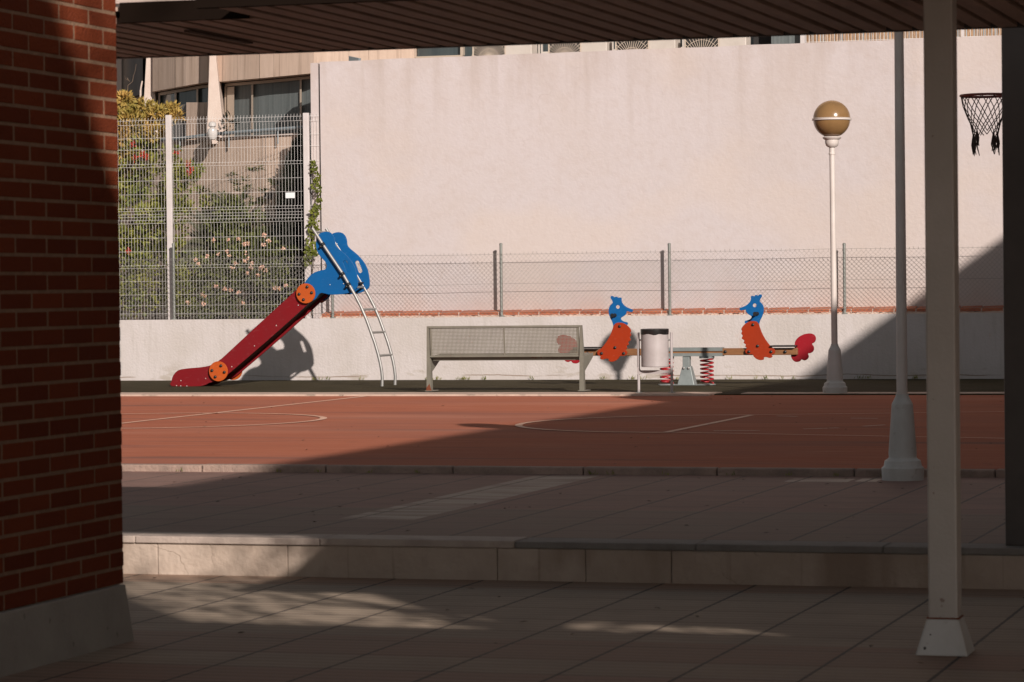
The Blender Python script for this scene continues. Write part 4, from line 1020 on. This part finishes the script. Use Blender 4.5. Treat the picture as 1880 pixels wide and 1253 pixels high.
# tall sparse shrub in the middle
rn = random.Random(34)
tips = [(425,322),(462,312),(475,310),(436,338),(440,350),(452,362),(500,333),(507,338),(410,357),(400,365),(420,370),(455,345),(388,358),(430,385),(415,395),(445,398),(380,372),(392,395),(462,375),(478,370),(435,420),(410,425),(455,425),(375,350),(485,352),(428,330),(395,380),(425,405),(440,375),(448,330),(432,362)]
def ts(b):
    for (x, y) in tips:
        c = PY(x,y,.55)
        for _ in range(18):
            a = rn.uniform(0,6.28); d = Vector((math.cos(a), math.sin(a)*.8, rn.uniform(-.25,.55))); leaf(b, c+rv(rn)*.035, d, Vector((0,0,1))+rv(rn)*.5, rn.uniform(.08,.13), .036)
    for _ in range(45):
        x, y = rn.gauss(425,24), rn.uniform(365,450); cluster(b, PY(x,y,.6+rn.uniform(-.25,.25)), (.1,.1,.08), 40, .09, .038, rn)
root = PY(430,520,.55)
plant('umbrella_shrub', 'tall sparse shrub with whorled leaves rising above the cycad', 'shrub', root, ts, M['leaf_dark'],
      [(root, PY(x,y,.55), .010, .003, rn, 6, .04) for (x, y) in tips[::2]])
# cycad
rn = random.Random(35)
def cy(b):
    c = PY(425,470,.8)
    for i in range(34):
        a = math.pi*(i+.5)/34+rn.uniform(-.05,.05); ph = rn.uniform(-.7,.3); L_ = rn.uniform(.55,.85)
        P = [c+Vector((math.cos(a)*L_*t*1.05, ph*t*.6, (math.sin(a)*L_*t*.95+.12*t-.30*t*t*abs(math.cos(a))))) for t in [j/14 for j in range(15)]]
        b.tube(P[:], .006, 4, False)
        for j in range(2, 14):
            for k in range(2):
                p = P[j].lerp(P[j+1], k/2); d0 = (P[j+1]-P[j]).normalized()
                for s in (-1,1):
                    sd_ = d0.cross(Vector((0,1,0))).normalized()*s; leaf(b, p, d0*.8+sd_*.75+Vector((0,-.1,0)), Vector((0,-1,0)), .17, .020)
plant('cycad', 'dark spiky cycad with arching fronds behind the rose bush', 'cycad', PY(425,560,.95), cy, M['leaf_palm'], [(PY(425,575,.95), PY(425,470,.8), .09, .08, rn, 4, .02)])
# rose bush
rn = random.Random(36)
def rosepos():
    while True:
        x, y = rn.uniform(325,560), rn.uniform(420,582)
        w_ = 1.0
        d = ((x-455)/105)**2+((y-500)/78)**2
        if d < 1 and rn.random() < 1.15-d*.7: return x, y
def rbf(b):
    for _ in range(260):
        x, y = rosepos(); r = rn.uniform(.05,.13); cluster(b, PY(x,y,.1+rn.uniform(0,.7)), (r,r,r), int(36*r/.1), .06, .036, rn)
    for _ in range(30): cluster(b, PY(rn.uniform(330,430), rn.uniform(555,582), .2), (.12,.1,.06), 30, .05, .03, rn)
def rf(t):
    b = MB()
    pts = [(392,442),(418,441),(438,440),(449,449),(455,447),(401,468),(421,471),(417,462),(456,476),(451,466),(450,481),(485,432),(493,443),(484,450),(520,458),(380,471),(427,492),(432,484),(462,484),(461,493),(482,491),(487,497),(454,503),(396,527),(412,531),(424,533),(372,541),(398,527),(375,545),(373,558),(446,558),(505,529),(511,531),(525,525),(364,486),(359,478),(345,556),(438,538),(474,506),(478,493)]
    for k, (x, y) in enumerate(pts):
        p = PY(x,y,.05); b = MB()
        for _ in range(9): cluster(b, p, (.014,.014,.014), 2, .030, .026, rn)
        o = b.build('rose', M['flower_pink'], t)
        if k % 2 == 0: b = MB(); b.lathe(PY(x,y,.03), [(.007,-.006),(.009,0),(.005,.006)], 6); b.build('rose_centre', M['flower_core'], o)
plant('rose_bush', 'bushy rose with many small pale pink flowers behind the chain link fence', 'rose bush', PY(450,590,.4), rbf, M['leaf_dark'],
      [(PY(440+rn.uniform(-40,60),592,.4), PY(*rosepos(),.4), .009, .003, rn, 6, .06) for _ in range(26)], rf)
# dark conifer
rn = random.Random(37)
def cf_(b):
    E_ = [(246,556),(262,545),(285,533),(310,521),(350,512),(400,503),(440,500),(520,498),(582,498)]
    for _ in range(1000):
        y = rn.uniform(250,575); xl_ = interp(E_, y)+4+rn.uniform(-3,3); x = rn.uniform(xl_, 584)
        cluster(b, PY(x,y,.3+rn.uniform(0,.25)), (.05,.05,.1), 22, .07, .02, rn, up=1.2)
plant('dark_conifer', 'dense dark upright conifer behind the fence beside the tall wall', 'conifer', PY(545,580,1.1), cf_, M['leaf_cypress'], [(PY(545,590,.45), PY(558,262,.45), .05, .02, rn, 6, .02)])
# ivy on the end of the wall
rn = random.Random(38)
def iv(b):
    P = [(575,300),(578,312),(583,322),(580,335),(584,348),(586,365),(582,380),(578,392),(574,402),(579,412),(572,420),(583,425),(570,440),(578,450),(565,460),(572,470),(581,462),(566,478)]
    for (x, y) in P:
        for _ in range(16):
            p = onY(x+rn.uniform(-6,5), y+rn.uniform(-7,7), 41.86+rn.uniform(-.03,.03)); leaf(b, p, Vector((rn.uniform(-1,1),-.3,rn.uniform(-1,.4))), Vector((0,-1,.3))+rv(rn)*.6, rn.uniform(.04,.07), rn.uniform(.035,.055))
plant('climbing_ivy', 'bright green ivy climbing the white post at the end of the tall wall', 'ivy', PY(575,500,0), iv, M['leaf_ivy'], [(onY(572,580,41.88), onY(580,300,41.88), .006, .003, rn, 12, .03)])
# garden pot and low ledge seen through the mesh
b = MB(); a = onY(370,440,43.6); b.box((-17.9,43.0,1.0),(-16.2,43.15,1.85)); b.box((-17.95,42.96,1.851),(-16.2,43.17,1.98)); tag(b.build('garden_ledge', M['panel_grey']), 'grey stone ledge half hidden behind the rose bush', 'ledge')
# garden lamps on the balcony
c = onK(390,243,kk(390)-.45); b = MB(); b.lathe(c, [(.02,-.12),(.05,-.11),(.075,-.06),(.08,-.01),(.07,.04),(.03,.07),(.06,.09),(.055,.14),(.02,.16)], 16); tag(b.build('white_lantern', M['clear'], None, True), 'small white globe lantern hanging by the balcony rail', 'lantern')
rn = random.Random(40)
b = MB(); cluster(b, onK(421,228,kk(420)-.1), (.1,.1,.13), 50, .1, .03, rn); b.tube([onK(420,232,kk(420)-.1), onK(419,256,kk(420)-.1)], .006, 5); tag(b.build('potted_plant', M['leaf_cypress']), 'dark leafy plant poking up beside the balcony window', 'plant')

# ------------------------------------------------------------------ building on the right that shades the court (outside the picture)
XBd = 3.5; HB = ZC+(XBd+8.5)*.523/.76
sb = thing('cream_building', 'cream building on the right whose roof edge shades the court', 'building', (8,25,0))
Y0B, Y1B = 3.4, 62
b = MB(); b.box((XBd,9.5,-.1),(16,Y1B,HB-.25)); P_ = [(Y0B,5.6),(5.15,4.5),(5.6,3.85),(9.499,2.4),(9.499,HB-.25),(Y0B,HB-.25)]; n_ = 6; b.add([(x,y,z) for x in (XBd,XBd+.25) for y, z in P_], [tuple(range(n_)), tuple(range(2*n_-1,n_-1,-1))]+[(i,(i+1)%n_,n_+(i+1)%n_,n_+i) for i in range(n_)]); b.build('wall', M['render_cream'], sb)  # thin wall with raked underside is added to shape sun on the paving
b = MB(); b.box((XBd,9.5,HB-.249),(16.2,Y1B+.2,HB)); b.box((XBd,Y0B,HB-.249),(XBd+.25,9.499,HB)); b.build('roof', M['roof_tile'], sb)
for y in (3.6,): b = MB(); b.box((XBd+.02,y,-.1),(XBd+.2,y+.15,5.5)); b.build('pillar', M['render_cream'], sb)  # props the added thin wall
for i in range(11):
    for zq in (1.0,4.6):
        y = 10.5+i*4.4; b = MB(); b.box((XBd-.03,y,zq),(XBd-.002,y+1.6,zq+1.7)); b.build('window', M['glass'], sb)
rc = thing('canopy', 'unseen canopy roof added to shade the near pavement', 'canopy', (-3,4,2.8))  # out of view, added to keep sun off the nearest paving
b = MB(); b.box((-16,5.7,ZS),(3.2,7.85,ZS+.2)); b.build('shade_roof_slab', M['concrete'], rc)
for x in (-9.5,.9,3.0):
    b = MB(); b.box((x-.06,5.9,0),(x+.06,6.02,ZS-.001)); b.build('post', M['grey_paint'], rc)
def added_shade_tree(c, rad, n, ln, label, seed, trunk, gap):
    rn = random.Random(seed); t = thing('added_shade_tree', label, 'tree', (trunk[0],trunk[1],0)); c = Vector(c)
    b = MB(); branch(b, (trunk[0],trunk[1],0), (c.x,c.y,c.z-rad[2]*.3), .16, .07, rn, 8, .15)
    for k in range(14): branch(b, (c.x,c.y,c.z-rad[2]*.5), c+Vector([v*r*.85 for v, r in zip(rv(rn), rad)]), .045, .012, rn, 5, .1)
    b.build('trunk', M['bark'], t, True)
    b = MB(); k = 0
    while k < n:
        v = rv(rn); p = c+Vector((v.x*rad[0], v.y*rad[1], v.z*rad[2]))
        if noise.noise(p*1.1) < gap: continue
        cluster(b, p, (.22,.22,.18), 14, ln, ln*.45, rn); k += 1
    b.build('crown', M['leaf_green'], t); return t
added_shade_tree((3.0,.0,9.0), (1.0,1.6,1.5), 70, .12, 'unseen leafy tree added behind the viewer to soften the shade edge on the brick pier', 3, (3.3,-1.8), -1)  # out of view, added to break up the sun edge on the pier
added_shade_tree((1.6,6.2,4.3), (2.6,2.2,1.1), 175, .12, 'unseen sparse tree added over the gap between the canopies to dapple the sunlight', 8, (3.0,8.6), -.05)  # out of view, added to dapple the sun band on the paving

gh_ = thing('added_shade_wall', 'unseen thin wall added behind the viewer, its raked top cut to shade the brick pier', 'wall', (7,-4,0))  # out of view, added as a sun blocker with its top profile cut for the pier
P_ = [(1.25,-.1),(1.25,7.5),(.68,8.2),(-.15,9.25),(-1.0,10.2),(-9,10.2),(-9,-.1)]; n_ = len(P_)
b = MB(); b.add([(x,y,z) for x in (3.5,3.7) for y, z in P_], [tuple(range(n_)), tuple(range(2*n_-1,n_-1,-1))]+[(i,(i+1)%n_,n_+(i+1)%n_,n_+i) for i in range(n_)]); b.build('wall', M['render_cream'], gh_)

rn = random.Random(77); b = MB()
for _ in range(160):
    q = rn.random()
    if q < .45: x, y, z = rn.uniform(-15,-3), rn.uniform(21.9,35.6), ZC+.006
    elif q < .8: x, y, z = rn.uniform(-9,-1), rn.uniform(16.3,21.5), ZM+.004
    else: x, y, z = rn.uniform(-7,-1), rn.uniform(10.5,15.8), .004
    a = rn.uniform(0,6.28); leaf(b, Vector((x,y,z)), Vector((math.cos(a),math.sin(a),.12)), Vector((0,0,1)), rn.uniform(.02,.05), rn.uniform(.012,.025))
o = b.build('fallen_leaves', M['bark']); o['kind'] = 'stuff'

rn = random.Random(91); b = MB()
for _ in range(34):
    x = rn.choice([rn.uniform(-16.5,-3), rn.uniform(-16.5,-3)]); y = 41.69; n_ = rn.randint(3,9)
    for k in range(n_): leaf(b, Vector((x+rn.uniform(-.04,.04),y-rn.uniform(0,.03),ZC+.012)), Vector((rn.uniform(-.6,.6),-.3,1)), Vector((0,-1,0)), rn.uniform(.03,.08), .008)
for _ in range(26):
    x = rn.uniform(-14,-3)
    for k in range(5): leaf(b, Vector((x+rn.uniform(-.03,.03),21.61-rn.uniform(0,.02),ZM)), Vector((rn.uniform(-.6,.6),-.4,1)), Vector((0,-1,0)), rn.uniform(.02,.05), .006)
o = b.build('weeds', M['leaf_green']); o['kind'] = 'stuff'
